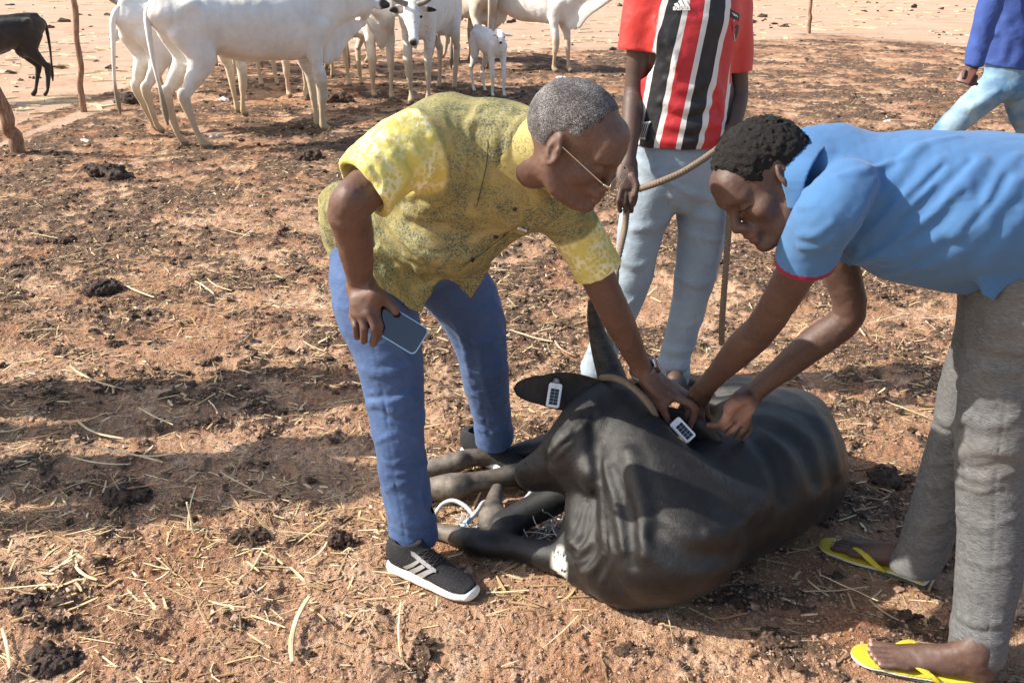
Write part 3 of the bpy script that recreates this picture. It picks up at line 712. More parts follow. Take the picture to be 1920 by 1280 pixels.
# ================================================================ MAN IN YELLOW SHIRT
def yellow_man():
    base=Q(800,1000,0); base[2]=0
    root=thing('person',base,'man in yellow patterned shirt and blue trousers bending over the tied black cow','person')
    hipR=P(700,478,2.44); hipL=P(800,470,2.60); kneeR=P(741,745,2.30); ankR=P(778,1005,2.255); kneeL=P(903,660,2.68); ankL=P(926,828,2.80)
    pel=(hipR+hipL)/2; 
    Nrm=SD(.06,.86,-.50)      # out of the back
    W=SD(.88,-.40,-.22)       # right shoulder -> left shoulder
    shR=P(790,262,2.06); shL=P(1062,392,2.20); shC=P(925,312,2.15)
    elR=P(657,385,1.93); wrR=P(676,535,2.08)
    elL=P(1140,560,2.24); wrL=P(1204,692,2.345)
    fr=hframe(P(1078,266,2.0),SD(.80,-.56,.12),SD(.47,.34,-.80),1.01)
    # ---- body
    B=Sculpt()
    g=head(B,fr)
    B.chain([g(-.035,0,-.03),g(-.055,0,-.09),P(968,268,2.14)],[.056,.056,.060],k=.03)
    # neck creases
    B.chain([pel,P(820,400,2.38),shC],[(.10,.14),(.10,.13),(.10,.14)],up=Nrm,k=.03)
    for h,k_,a,s_ in ((hipR,kneeR,ankR,1),(hipL,kneeL,ankL,1)):
        B.chain([h,(h+k_)/2,k_,k_*.6+a*.4,a],[.078,.066,.05,.048,.036],k=.03)
    B.chain([shR,(shR+elR)/2,elR,elR*.68+wrR*.32,wrR],[.056,.048,.045,.043,.029],k=.02)
    B.chain([shL,(shL+elL)/2,elL,elL*.68+wrL*.32,wrL],[.054,.046,.041,.040,.027],k=.02)
    B.ell(P(657,372,1.90),(.026,.026,.03),k=.03)
    # right hand: back toward the camera, fingers over the phone
    Dh=2.03
    kn=[P(702,582,Dh+.01),P(690,586,Dh-.01),P(676,590,Dh),P(664,594,Dh+.02)]
    palmof(B,wrR,kn,rw=.018,rk=.0135)
    B.chain([wrR,P(684,560,Dh+.01),P(682,588,Dh)],[(.022,.034),(.020,.036),(.016,.034)],up=SD(0,.1,1),k=.012)
    finger(B,[kn[0],P(711,608,Dh-.015),P(709,630,Dh+.005),P(703,638,Dh+.03)],.0105,.0085)
    finger(B,[kn[1],P(703,612,Dh-.022),P(702,636,Dh-.005),P(700,644,Dh+.012)],.0108,.0092)
    finger(B,[kn[2],P(683,614,Dh-.018),P(682,632,Dh-.002),P(682,640,Dh+.010)],.0105,.0088)
    finger(B,[kn[3],P(667,612,Dh-.002),P(668,626,Dh+.008),P(670,632,Dh+.02)],.0095,.0080)
    thR=[P(703,552,Dh+.0),P(722,562,Dh+.015),P(737,576,Dh+.005)]
    B.chain([wrR,thR[0]],[.020,.020],k=.02); finger(B,thR+[P(741,584,Dh+.002)],.0150,.0095,.010)
    # left hand pinching the tag
    D2=2.345
    kL=[P(1262,742,D2-.02),P(1274,738,D2+.0),P(1280,736,D2+.02),P(1280,736,D2+.045)]
    B.chain([wrL,P(1225,722,D2-.01),P(1250,740,D2-.005)],[(.022,.030),(.020,.038),(.017,.040)],up=SD(.5,.75,.5),k=.015)
    palmof(B,wrL,kL,rw=.020,rk=.0135)
    finger(B,[kL[0],P(1296,758,D2-.035),P(1303,775,D2-.03),P(1295,796,D2-.025)],.0125,.0095)
    finger(B,[kL[1],P(1305,748,D2-.005),P(1312,768,D2-.0),P(1304,792,D2-.0)],.0118,.0092)
    finger(B,[kL[2],P(1306,745,D2+.02),P(1312,765,D2+.025),P(1300,785,D2+.02)],.0112,.0088)
    finger(B,[kL[3],P(1300,745,D2+.04),P(1304,765,D2+.045),P(1290,780,D2+.04)],.0100,.0080)
    B.chain([wrL,P(1224,738,D2-.02),P(1240,758,D2-.03)],[.019,.0175,.0155],k=.02)
    finger(B,[P(1238,755,D2-.03),P(1249,780,D2-.035),P(1258,808,D2-.035)],.0142,.0092,.008)
    B.noise(lambda p:.0011*vn3(p*55,3)+.0006*vn3(p*120,4))
    def palm(v): return np.zeros(len(v))
    def lip(v):
        q=(v-fr[0])@fr[1].T/fr[2]; return np.clip(1-np.abs((q[:,2]+.074)/.013),0,1)*(q[:,0]>.095)*(np.abs(q[:,1])<.028)
    build(B,.0032,'body',SKIN_A,root,attrs={'palm':palm,'lip':lip})
    # nails
    for t,pv,n_ in ((P(1259,808,D2-.035),P(1249,780,D2-.035),SD(-.3,.2,.9)),(P(1295,796,D2-.025),P(1303,775,D2-.03),SD(.5,.2,.85))):
        NS=Sculpt(); d=nrm(t-pv); n_=nrm(n_-d*np.dot(n_,d)); NS.ell(t+n_*.0062,(.0072,.0052,.0028),np.stack([d,np.cross(n_,d),n_]),k=0)
        build(NS,.0012,'fingernail',NAIL,root)
    # ---- hair: short grey, receding
    m=Mt('grey_hair',.9,.2); o_=m.co(); f=m.noise(430,4,.75); side=m.ramp(m.noise(18,4,.6),[(.35,0),(.65,1)])
    m.col(m.mix(m.ramp(f,[(.46,0),(.60,1)]),m.mix(side,(.035,.028,.026),(.075,.06,.055)),m.mix(side,(.15,.14,.14),(.42,.42,.42)))); m.bump(f,.8,.003); HG=m.m
    def hline():
        return [((.040,0,.05),(1,0,-.42)),((-.03,0,-.048),(-.10,0,-1)),((.030,0,-.008),(.75,0,-.66))]
    Hs=hair_sculpt(fr,hline(),.0030,.0011,240,3); build(Hs,.0028,'hair',HG,root)
    # eyebrows
    # ---- glasses
    GD=flat('gold_wire',(.75,.60,.36),.25,.6,metal=1,var=.05); GL=Mt('lens_glass',.05); GL.set('Transmission Weight',.0); GL.set('Alpha',.16); GL.col((.8,.8,.8)); GL=GL.m
    gr=link('glasses',None,root); 
    tube('temple_arm',[g(-.022,-.082,.012),g(.03,-.083,.004),g(.108,-.072,-.014)],.0013,GD,gr,n=8,off=base)
    tube('temple_arm',[g(-.022,.082,.012),g(.03,.083,.004),g(.108,.072,-.014)],.0013,GD,gr,n=8,off=base)
    gr.location=(0,0,0)
    for q in (-1,1):
        c=np.array(g(.122,q*.035,-.020)); a=[c+fr[2]*(.026*math.cos(t)*fr[1][1]+(.017*math.sin(t))*(fr[1][2]*.95-fr[1][0]*.25)) for t in np.linspace(0,2*math.pi,29)[:-1]]
        a.append(a[0]); V,Fc=tubev(a,.0009,6); link('lens_rim',pymesh('lens_rim',V-base,Fc,GD),gr)
        link('lens',pymesh('lens',[c-base]+[p-base for p in a[:-1]],[[0,i+1,(i+1)%28+1] for i in range(28)],GL),gr)
        tube('hinge',[g(.108,q*.072,-.014),g(.118,q*.066,-.016),g(.120,q*.061,-.018)],.0024,GD,gr,n=8,off=base)
    tube('bridge',[g(.122,-.010,-.015),g(.128,0,-.011),g(.122,.010,-.015)],.0011,GD,gr,n=8,off=base)
    # ---- shirt
    m=Mt('tie_dye_shirt',.82,.2); 
    dk=m.ramp(m.noise(6.5,5,.65,None,1.4),[(.42,0),(.62,1)]); sp=m.ramp(m.noise(210,3,.7),[(.47,0),(.56,1)]); streak=m.ramp(m.noise(28,5,.7,m.scale((1,1.2,.35))),[(.35,0),(.75,1)])
    y1=m.mix(streak,(.36,.305,.105),(.215,.19,.068)); y1=m.mix(m.ramp(m.noise(3.3,4,.6),[(.4,0),(.7,.8)]),y1,(.40,.345,.175))
    bluish=m.mix(.5,(.07,.09,.06),(.06,.08,.11)); speck=m.math('MULTIPLY',sp,m.math('MULTIPLY_ADD',dk,.9,.22))
    body=m.mix(speck,m.mix(m.math('MULTIPLY',dk,.35),y1,(.11,.125,.055)),bluish)
    crack=m.ramp(m.vor(95,out='Distance'),[(.0,0),(.42,0),(.55,1)]); wf=m.ramp(m.noise(14,4,.6),[(.40,0),(.62,1)])
    slv=m.mix(m.math('MULTIPLY',m.math('MULTIPLY',crack,wf),.75),m.mix(m.noise(8),(.64,.555,.15),(.52,.45,.12)),(.85,.82,.62))  # crackle print on a yellow lifted toward white, painting strong sun on the sleeves
    m.col(m.mix(m.at('sleeve'),body,slv)); m.set('Sheen Weight',.0)
    b=m.bump(m.noise(900,2),.2,.0005); m.bump(m.noise(30,6,.6,m.scale((1,1,.6)),.8),.5,.006,b); SHIRT=m.m
    S=Sculpt()
    up=Nrm
    S.chain([P(718,455,2.50),P(775,420,2.44),P(845,365,2.30),P(905,318,2.19),P(950,285,2.135)],[(.118,.165),(.140,.185),(.145,.205),(.128,.215),(.098,.150)],up=up,k=.03,n=4)
    S.ell(P(835,430,2.30),(.14,.16,.115),k=.05)             # belly hanging
    S.chain([P(840,262,2.16),shC,P(1030,345,2.2)],[.095,.10,.085],k=.05)
    S.chain([P(950,275,2.13),P(990,272,2.09),P(1026,266,2.055)],[.100,.082,.072],k=.03); S.cut(P(1024,266,2.055),SD(.95,.25,.12),k=.006,box=.12)
    # sleeves
    S.chain([P(815,262,2.09),P(755,288,2.04),P(702,328,1.985),P(682,354,1.960)],[.082,.080,.075,.073],k=.035)
    S.chain([P(1050,385,2.20),P(1085,440,2.212),P(1113,490,2.222),P(1122,509,2.226)],[.072,.063,.060,.060],k=.04)
    # hem flaps: back panel, front corners
    S.slab([P(622,350,2.36),P(612,400,2.42),P(632,492,2.50),P(700,520,2.50),P(720,400,2.4),P(680,340,2.32)],.012,k=.05)
    S.slab([P(690,470,2.27),P(703,528,2.27),P(790,588,2.28),P(832,500,2.26),P(800,440,2.24)],.007,k=.03)
    S.slab([P(838,478,2.30),P(833,505,2.31),P(884,562,2.34),P(917,488,2.36),P(900,455,2.34)],.006,k=.03)
    S.chain([P(640,395,2.36),P(655,450,2.42),P(705,500,2.44)],[.05,.06,.05],k=.05)
    # openings
    S.cut(P(671,340,1.960),nrm(P(655,360,1.94)-P(700,322,1.985)),k=.004,box=.10)
    S.seg(P(702,332,1.985),P(648,382,1.93),.060,.062,k=.004,op='s')
    S.cut(P(1120,507,2.226),nrm(P(1121,509,2.226)-P(1095,455,2.215)),k=.004,box=.09)
    S.seg(P(1112,486,2.224),P(1132,545,2.235),.048,.052,k=.004,op='s')
    S.seg(P(1040,264,2.04),P(1000,270,2.085),.062,.056,k=.006,op='s')
    F_=S.fold
    # folds: torso
    for px,r in (([(870,300),(850,350),(800,390),(760,400)],.016),([(905,330),(880,380),(850,420)],.013),([(720,405),(770,450),(830,480),(880,485)],.016),([(740,430),(790,478),(850,496)],.012),
                 ([(700,400),(720,450),(760,500)],.012),([(1000,330),(1010,380),(985,430)],.012),([(1040,395),(990,430),(930,475)],.011),([(960,205),(930,250),(925,300)],.010),([(985,215),(955,250),(950,290)],.008),
                 ([(730,232),(790,215),(850,240)],.012),([(852,262),(862,320),(846,372)],.010),([(720,500),(750,545),(770,575)],.010),([(760,480),(790,520),(805,560)],.009),([(855,500),(875,530),(884,552)],.008),
                 ([(880,230),(930,225),(985,225)],.008),([(760,395),(800,410),(850,400)],.012)): F_(px,r)
    # sleeve crumples
    for px,r in (([(700,300),(720,335),(712,365)],.012),([(735,290),(760,330),(742,360)],.012),([(775,280),(800,325),(785,352)],.011),([(810,260),(838,310),(820,350)],.010),([(675,300),(690,330),(690,358)],.009),
                 ([(1060,410),(1100,420),(1125,400)],.008),([(1070,435),(1105,445),(1130,430)],.008),([(1085,470),(1115,478),(1140,465)],.006)): F_(px,r)
    for px,r in (([(845,225),(860,290),(850,345),(800,372)],.005),([(690,395),(735,470),(800,508),(850,500)],.008),([(1090,372),(1050,400),(1035,415)],.006)): F_(px,r,op='s',taper=False)
    for px,r in (([(1000,400),(960,420),(915,455)],.007),([(820,300),(800,340),(770,370)],.008),([(900,200),(880,240),(885,290)],.007),([(650,420),(665,470),(690,505)],.010),([(800,430),(850,455),(900,450)],.009),([(930,470),(900,490),(868,492)],.006),([(770,520),(790,548),(812,530)],.006),([(625,400),(630,440),(640,480)],.008)): F_(px,r)
    for px,r in (([(780,395),(830,420),(890,415)],.005),([(735,420),(780,462),(840,478)],.005),([(895,345),(875,385),(840,412)],.004),([(765,300),(785,335),(770,362)],.005),([(700,312),(712,345),(704,370)],.005)): F_(px,r,op='s')
    S.noise(lambda p:.0045*vn3(p*9+3,5)+.0030*vn3(p*np.array([22,22,14]),6)+.0014*vn3(p*60,7))
    def slv_(v):
        a=np.array(P(775,285,2.05)); d=nrm(P(690,330,1.97)-a); c1=((v-a)@d)
        near=np.linalg.norm(v-np.array(P(725,300,2.01)),axis=1)
        a2=np.array(P(1075,425,2.22)); d2=nrm(P(1121,509,2.25)-a2); c2=(v-a2)@d2
        n2=np.linalg.norm(v-np.array(P(1105,470,2.24)),axis=1)
        return np.maximum(np.clip((.155-near)/.02,0,1)*np.clip((c1+.03)/.01,0,1),np.clip((.13-n2)/.02,0,1)*np.clip((c2+.005)/.01,0,1))
    sh=build(S,.004,'shirt',SHIRT,root,attrs={'sleeve':slv_})
    # collar
    mc=Mt('plain_collar',.8,.25); mc.col(mc.mix(mc.math('MULTIPLY',mc.ramp(mc.noise(210,3,.7),[(.52,0),(.6,1)]),mc.ramp(mc.noise(20,3),[(.45,.1),(.6,.8)])),(.46,.39,.15),(.10,.11,.07))); mc.bump(mc.noise(60,5),.4,.003); CLM=mc.m
    C=Sculpt(); ax_=SD(.95,.25,.12); cc=P(1022,266,2.058); u_=nrm(np.cross(ax_,[0,0,1.])); v_=np.cross(ax_,u_)
    ring=[cc+(u_*math.cos(t)+v_*math.sin(t))*.069+ax_*.004*math.sin(2*t) for t in np.linspace(0,2*math.pi,21)]
    for a_,b_ in zip(ring[:-1],ring[1:]):
        m_=(a_+b_)/2-cc; C.seg(a_,b_,(.0045,.015),(.0045,.015),up=m_,k=.004)
    C.noise(lambda p:.0015*vn3(p*30,9))
    build(C,.0028,'collar',CLM,sh,attrs={'sleeve':lambda v:np.zeros(len(v))},off=base)
    lp=drape(S,base,'collar_point',[[(1006,208),(965,262),(931,311),(958,330),(988,348),(1000,318),(1008,262)]],CLM,sh,.012,.005)
    lp=drape(S,base,'collar_point',[[(1000,335),(1030,368),(1046,352),(1022,330)]],CLM,sh,.012,.005)
    # placket line, buttons, label
    DKB=flat('dark_button',(.03,.02,.03),.3); LBL=flat('white_label',(.75,.75,.8),.6); REDT=flat('label_thread',(.12,.05,.25),.7)
    pts,nn=S.hit([(930,303),(965,391),(930,443),(885,487),(1047,345)])
    for p,n_ in list(zip(pts,nn))[1:4]:
        import bmesh
        bm=bmesh.new(); bmesh.ops.create_cone(bm,cap_ends=True,segments=16,radius1=.006,radius2=.0052,depth=.003)
        bmobj(bm,'button',DKB,sh,frame(p+n_*.0025-base,[1,0,0],n_))
    pts,nn=S.hit(cat([(1050,358),(1010,392),(955,436),(905,476),(868,500)],5)); 
    V,Fc=tubev(pts+nn*.0012,.0022,6); link('placket_seam',pymesh('placket_seam',V-base,Fc,SHIRT),sh)
    pts,nn=S.hit(cat([(915,262),(912,310),(898,370),(885,430)],5)); V,Fc=tubev(pts+nn*.0002,.0009,6); link('shoulder_seam',pymesh('shoulder_seam',V-base,Fc,flat('dark_thread',(.03,.05,.05),.9)),sh)
    p,n_=S.hit([(980,428)]); M=frame(p[0]+n_[0]*.004-base,P(991,429,2.2)-P(969,428,2.2),n_[0]); bmobj(plate(.024,.008,.0012,.0008,.0003),'label_patch',LBL,sh,M)
    for k in range(5): bmobj(rbox(.0022,.0014+.0012*(k%2),.0006,.0002,1),'label_thread',REDT,sh,M@Matrix.Translation((-.007+.0034*k,0,.0010)))
    # ---- trousers
    m=Mt('blue_trousers',.72,.3); n=m.ramp(m.noise(6,5,.6),[(.3,0),(.7,1)]); m.col(m.mix(n,(.068,.125,.265),(.038,.073,.175))); m.set('Sheen Weight',.08)
    b=m.bump(m.noise(700,2),.2,.0005); m.bump(m.noise(20,7,.65,m.scale((1,1,2.2)),.7),.45,.008,b); TRO=m.m
    T=Sculpt()
    T.chain([P(735,430,2.5),P(745,478,2.50)],[(.12,.16),(.125,.165)],up=SD(.3,.3,.9),k=.03)
    T.chain([P(708,470,2.43),P(700,560,2.37),P(726,650,2.33),P(741,745,2.30),P(748,830,2.28),P(764,930,2.265),P(777,1008,2.258)],[.125,.115,.096,.080,.072,.067,.069],k=.03)
    T.chain([P(800,465,2.60),P(868,560,2.65),P(900,640,2.67),P(912,720,2.72),P(922,780,2.77),P(927,822,2.80)],[.12,.105,.083,.071,.064,.066],k=.03)
    T.cut(P(776,1016,2.258),nrm(P(776,1100,2.23)-P(776,1000,2.258)),k=.004,box=.12); T.seg(P(775,960,2.262),P(779,1040,2.255),.058,.064,k=.003,op='s')
    T.cut(P(927,832,2.80),nrm(P(925,900,2.80)-P(926,820,2.80)+np.array([0,0,-.05])),k=.004,box=.12); T.seg(P(927,800,2.79),P(928,850,2.8),.052,.058,k=.003,op='s')
    for px,r in (([(672,690),(720,700),(780,680)],.008),([(690,760),(735,752),(782,735)],.012),([(700,740),(745,775),(785,770)],.008),([(705,830),(745,810),(785,822)],.006),([(722,920),(760,905),(805,925)],.007),([(735,960),(770,985),(815,972)],.011),([(728,985),(765,1000),(808,998)],.006),
                 ([(800,865),(790,930),(812,980)],.007),([(668,600),(720,640),(760,640)],.007),([(860,620),(900,640),(945,625)],.010),([(872,690),(910,700),(950,680)],.009),([(878,735),(915,745),(952,735)],.008),([(885,775),(915,790),(955,775)],.009),([(885,800),(925,812),(962,798)],.008),([(845,560),(890,590),(930,580)],.010),
                 ([(900,650),(905,710),(925,770)],.006)): T.fold(px,r)
    for px,r in (([(700,755),(735,772),(785,752)],.007),([(745,640),(770,680),(785,720)],.008),([(712,860),(735,872),(770,850)],.006),([(725,890),(765,885),(800,868)],.006),([(760,930),(785,945),(812,938)],.007),([(850,600),(870,650),(880,700)],.008),([(925,560),(945,600),(948,650)],.008),([(880,715),(900,735),(948,712)],.007)): T.fold(px,r)
    for px,r in (([(690,745),(740,742),(785,722)],.006),([(700,768),(740,786),(780,784)],.005),([(880,785),(918,802),(955,786)],.006),([(868,630),(900,650),(946,636)],.006)): T.fold(px,r,op='s')
    T.fold([(700,640),(722,760),(735,870),(752,960),(760,1015)],.0022,op='s',taper=False,n=6)
    T.fold([(860,570),(893,680),(905,760),(918,825)],.0022,op='s',taper=False,n=6)
    T.fold([(715,600),(716,640)],.0022,op='s',taper=False,n=6)
    T.noise(lambda p:.004*vn3(p*8,15)+.0030*vn3(p*np.array([14,14,26]),16)+.0013*vn3(p*70,17))
    build(T,.004,'trousers',TRO,root)
    # ---- shoes
    shoe(root,Q(747,1072,.0),Q(877,1122,.0),'near',base)
    shoe(root,Q(890,862,.0),Q(975,893,.0),'far',base)
    # ---- watch
    WB=clothmat('khaki_watch_strap',(.22,.19,.16),rough=.8); WB=WB.m; WC=flat('steel_case',(.42,.42,.44),.25,.6,metal=1,var=.05); WF=flat('watch_glass',(.02,.02,.025),.08)
    a=np.array(P(1195,672,2.40)); d=nrm(np.array(wrL)-np.array(elL)); c=np.array(elL)+d*(np.dot(np.array(P(1207,694,2.345))-np.array(elL),d))
    wr=link('wrist_watch',None,root)
    u=nrm(np.cross(d,SD(0,0,1))); v_=np.cross(d,u); V=[];n=36; rr=.0345
    for i in range(n):
        t=2*math.pi*i/n
        for (ro,ax_) in ((rr-.001,-.0105),(rr+.0022,-.010),(rr+.0022,.010),(rr-.001,.0105)): V.append(c-base+(ro*math.cos(t))*u+(ro*math.sin(t))*v_+d*ax_)
    Fc=[[i*4+j,i*4+(j+1)%4,((i+1)%n)*4+(j+1)%4,((i+1)%n)*4+j] for i in range(n) for j in range(4)]
    link('strap',pymesh('strap',V,Fc,WB),wr)
    out=SD(.86,.30,.25); out=nrm(out-d*np.dot(out,d)); bmobj(rbox(.034,.030,.011,.004),'case',WC,wr,frame(c+out*(rr+.004)-base,d,out)); bmobj(rbox(.030,.026,.003,.001),'screen',WF,wr,frame(c+out*(rr+.0095)-base,d,out))
    # ---- phone in right hand
    pc=np.array(P(741,612,Dh+.012)); X_=nrm(P(799,626,Dh)-P(712,571,Dh)); Z_=SD(.05,.1,1)
    PB=flat('phone_edge',(.55,.66,.68),.25,.6,metal=.8,var=.05); PG=Mt('phone_glass',.04,.8); PG.col((.012,.018,.03)); PG.set('Coat Weight',1.0); PG=PG.m
    M=frame(pc,X_,Z_); ph=bpy.data.objects.new('phone',None); COL.objects.link(ph); ph.matrix_world=M; tag(ph,'dark glass smartphone with pale rim held down beside the yellow shirt man\'s thigh','phone')
    ph.empty_display_size=.05
    bmobj(plate(.147,.0715,.0078,.012,.0020),'case',PB,ph); bmobj(plate(.1425,.067,.0012,.0105,.0004),'screen',PG,ph,Matrix.Translation((0,0,.0038)))
    return B,S,T
def shoe(root,heel,toe,which,base):
    heel=np.array(heel);toe=np.array(toe); X=nrm(toe-heel); Y=np.cross([0,0,1.],X); L=.305
    o=(heel+toe)/2; g=lambda f,l,u: o+X*f*L+Y*l+np.array([0,0,u])
    BK=Mt('black_knit',.85,.3); BK.col(BK.mix(BK.ramp(BK.noise(420,2,.5),[(.62,0),(.72,.5)]),BK.mix(BK.noise(10),(.012,.013,.016),(.03,.03,.034)),(.30,.24,.2))); BK.bump(BK.vor(520),.5,.0015); BK=BK.m
    WH=Mt('white_foam_sole',.6,.4); WH.col(WH.mix(WH.ramp(WH.noise(14,5),[(.55,0),(.75,.6)]),(.82,.80,.75),(.55,.40,.28))); WH=WH.m
    GY=flat('silver_stripe',(.32,.31,.30),.35,.5); LC=flat('black_lace',(.012,.012,.013),.7,bump=.001)
    sh=link('shoe',None,root)
    S=Sculpt(); ax=np.stack([X,Y,[0,0,1]])
    S.chain([g(-.40,0,.028),g(-.18,0,.026),g(.08,.004,.020),g(.30,.004,.019),g(.42,.0,.024)],[(.026,.036),(.024,.038),(.020,.044),(.019,.046),(.018,.034)],up=[0,0,1.],k=.01,n=4)
    S.cut(g(0,0,.003),[0,0,-1.],k=.002); S.noise(lambda p:.0008*vn3(p*60,2))
    build(S,.003,'sole',WH,sh,off=base)
    U=Sculpt()
    U.chain([g(-.38,0,.075),g(-.22,0,.075),g(-.04,.002,.065),g(.14,.003,.047),g(.30,.003,.036),g(.40,0,.033)],[(.050,.032),(.052,.033),(.044,.037),(.031,.041),(.022,.042),(.015,.032)],up=[0,0,1.],k=.02,n=4)
    U.chain([g(-.30,0,.07),g(-.27,0,.125)],[(.052,.033),(.050,.034)],up=X,k=.02); U.cut(g(-.28,0,.125),[-.15*X[0],-.15*X[1],1],k=.004,box=.09); U.cut(g(0,0,.034),[0,0,-1.],k=.004)
    U.seg(g(-.27,0,.09),g(-.26,0,.15),.028,.032,k=.004,op='s')
    build(U,.003,'upper',BK,sh,off=base)
    if which=='near':
        for poly in ([(756,1061),(770,1056),(783,1049),(788,1053),(776,1061),(763,1066)],[(768,1067),(780,1063),(792,1057),(798,1063),(787,1069),(774,1075)],[(779,1077),(791,1072),(803,1067),(819,1069),(803,1076),(787,1086)],
                     [(770,1032),(777,1034),(796,1050),(818,1067),(817,1073),(806,1067),(788,1053),(772,1040)]): drape(U,base,'side_stripe',[poly],GY,sh,.0022,.0015)
        le=[(781,1038),(790,1047),(799,1055),(809,1063)]; re_=[(806,1030),(815,1036),(824,1042),(833,1048)]
        for k in range(4):
            for a_,b_ in ((le[k],re_[k]),) + (((le[k],re_[k+1]),(re_[k],le[k+1])) if k<3 else ()):
                p,n_=U.hit([(a_[0]+(b_[0]-a_[0])*t,a_[1]+(b_[1]-a_[1])*t) for t in np.linspace(0,1,6)]); V,Fc=tubev(p+n_*.0022,.0019,6); link('lace',pymesh('lace',V-base,Fc,LC),sh)
    else:
        for k in range(3):
            f0=-.13+.055*k; z=.118-.011*k
            tube('lace',[g(f0,-.028,z-.010),g(f0+.025,-.004,z+.004),g(f0+.05,.028,z-.014)],.0022,LC,sh,n=6,off=base)
    return sh
if want('yellow'): YM=yellow_man()
# ================================================================ TIED BLACK COW
def tied_cow():
    base=Q(1250,1000,0)
    root=thing('cow',base,'black cow lying tied on the ground with a white tag in its ear','cow')
    m=Mt('black_hide',.5,.5); n=m.noise(5,6,.65); 
    hide=m.ramp(n,[(.35,(.004,.0035,.004)),(.6,(.008,.007,.007)),(.78,(.020,.015,.013))])
    dust=m.ramp(m.noise(13,7,.7),[(.46,0),(.74,.8)]); hide=m.mix(m.math('MULTIPLY',dust,.34),hide,(.038,.033,.031))
    leg=m.ramp(m.noise(34,6,.7),[(.3,(.07,.055,.043)),(.6,(.20,.165,.13)),(.8,(.36,.30,.23))])
    hide=m.mix(m.at('mud'),hide,leg); hide=m.mix(m.math('MULTIPLY',m.at('white'),m.ramp(m.noise(30,4,.6),[(.44,0),(.49,1)])),hide,(.70,.68,.62))
    hide=m.mix(m.math('MULTIPLY',m.ramp(m.vor(70),[(0,1),(.045,1),(.07,0)]),m.ramp(m.noise(9),[(.55,0),(.6,1)])),hide,(.35,.30,.25))
    m.col(hide); m.put(m.b.inputs['Roughness'],m.math('MULTIPLY_ADD',m.noise(24,5,.6),.32,.30))
    m.set('Sheen Weight',.04); m.set('Sheen Roughness',.35); m.put(m.b.inputs['Sheen Tint'],(.85,.88,.95))
    b=m.bump(m.noise(330,3,.75,m.scale((1,1,.22))),.75,.0022); b=m.bump(m.noise(18,5,.6),.35,.006,b); HIDE=m.m
    S=Sculpt()
    # trunk
    S.chain([Q(1225,1010,.17),Q(1325,948,.20),Q(1425,890,.21),Q(1455,840,.20),Q(1445,815,.20),Q(1390,790,.2)],[.158,.186,.203,.190,.152,.13],k=.05,n=12)
    S.ell(Q(1505,885,.16),(.125,.15,.15),k=.07); S.chain([Q(1330,760,.33),Q(1420,765,.36),Q(1500,800,.33),Q(1545,860,.26)],[.03,.035,.035,.03],k=.06); S.ell(Q(1395,772,.22),(.15,.11,.11),k=.06); S.ell(Q(1512,775,.30),(.045,.06,.04),k=.07); S.fold([(1300,742),(1400,728),(1500,748),(1548,812),(1566,880)],.016,k=.05); S.fold([(1430,790),(1500,830),(1530,900)],.014,op='s',k=.05)
    S.ell(Q(1205,1075,.085),(.09,.07,.085),k=.07)      # point of the shoulder
    S.ell(Q(1196,1112,.035),(.04,.035,.035),k=.05)
    # neck
    UPn=SD(-.1,.2,1)
    S.chain([Q(1165,772,.44),Q(1188,830,.395),Q(1215,900,.33),Q(1245,970,.25),Q(1260,1020,.2)],[(.070,.072),(.085,.100),(.105,.138),(.125,.175),(.145,.185)],up=UPn,k=.05,n=9)
    S.chain([Q(1120,800,.38),Q(1112,880,.30),Q(1105,960,.20),Q(1115,1040,.12),Q(1150,1080,.09)],[.045,.060,.070,.072,.07],k=.05)
    S.chain([Q(1200,800,.42),Q(1258,868,.37),Q(1330,922,.33),Q(1415,950,.28)],[.030,.034,.038,.03],k=.045)   # crest to the hump
    # dewlap
    S.chain([Q(1108,900,.22),Q(1085,960,.15),Q(1064,1030,.085),Q(1085,1075,.06),Q(1130,1085,.06)],[.035,.038,.036,.036,.04],k=.03)
    # head: poll -> muzzle
    S.chain([Q(1158,748,.455),Q(1118,782,.435),Q(1080,828,.385),Q(1040,862,.325),Q(1008,882,.285),Q(994,888,.262)],[(.062,.078),(.070,.083),(.068,.080),(.055,.058),(.050,.048),(.040,.044)],up=SD(-.2,.3,.9),k=.03,n=4)
    S.chain([Q(1118,870,.335),Q(1075,895,.285),Q(1030,900,.250),Q(1003,902,.235)],[.050,.042,.030,.028],k=.025)
    S.ell(Q(1112,885,.335),(.045,.05,.05),k=.03); S.ell(Q(1072,868,.315),(.072,.06,.066),k=.04)
    S.ell(Q(986,888,.268),(.030,.03,.036),k=.02)        # muzzle pad
    S.fold([(1088,798),(1058,818),(1036,846)],.013,k=.03)
    # nostril, mouth, eye slit
    p,g_=S.hit([(983,872),(1068,822)]); S.ell(p[0],(.009,.009,.006),k=.006,op='s')
    S.fold([(982,905),(1005,915),(1035,910)],.004,op='s',taper=False)
    S.fold([(1030,852),(1048,832),(1068,815)],.0065,k=.012); S.fold([(1034,856),(1050,838),(1070,822)],.0042,op='s'); S.fold([(1040,862),(1055,846),(1074,830)],.005,k=.010)
    S.fold([(975,893),(985,905),(990,920)],.004,op='s')
    S.fold([(1098,775),(1090,790),(1078,802)],.006,op='s')
    # jaw and throat folds
    S.fold([(1110,900),(1102,925),(1112,948)],.007); S.fold([(1122,905),(1128,960),(1120,1010)],.008); S.fold([(1098,950),(1085,1000),(1062,1030)],.010); S.fold([(1112,960),(1104,1010),(1078,1055)],.010)
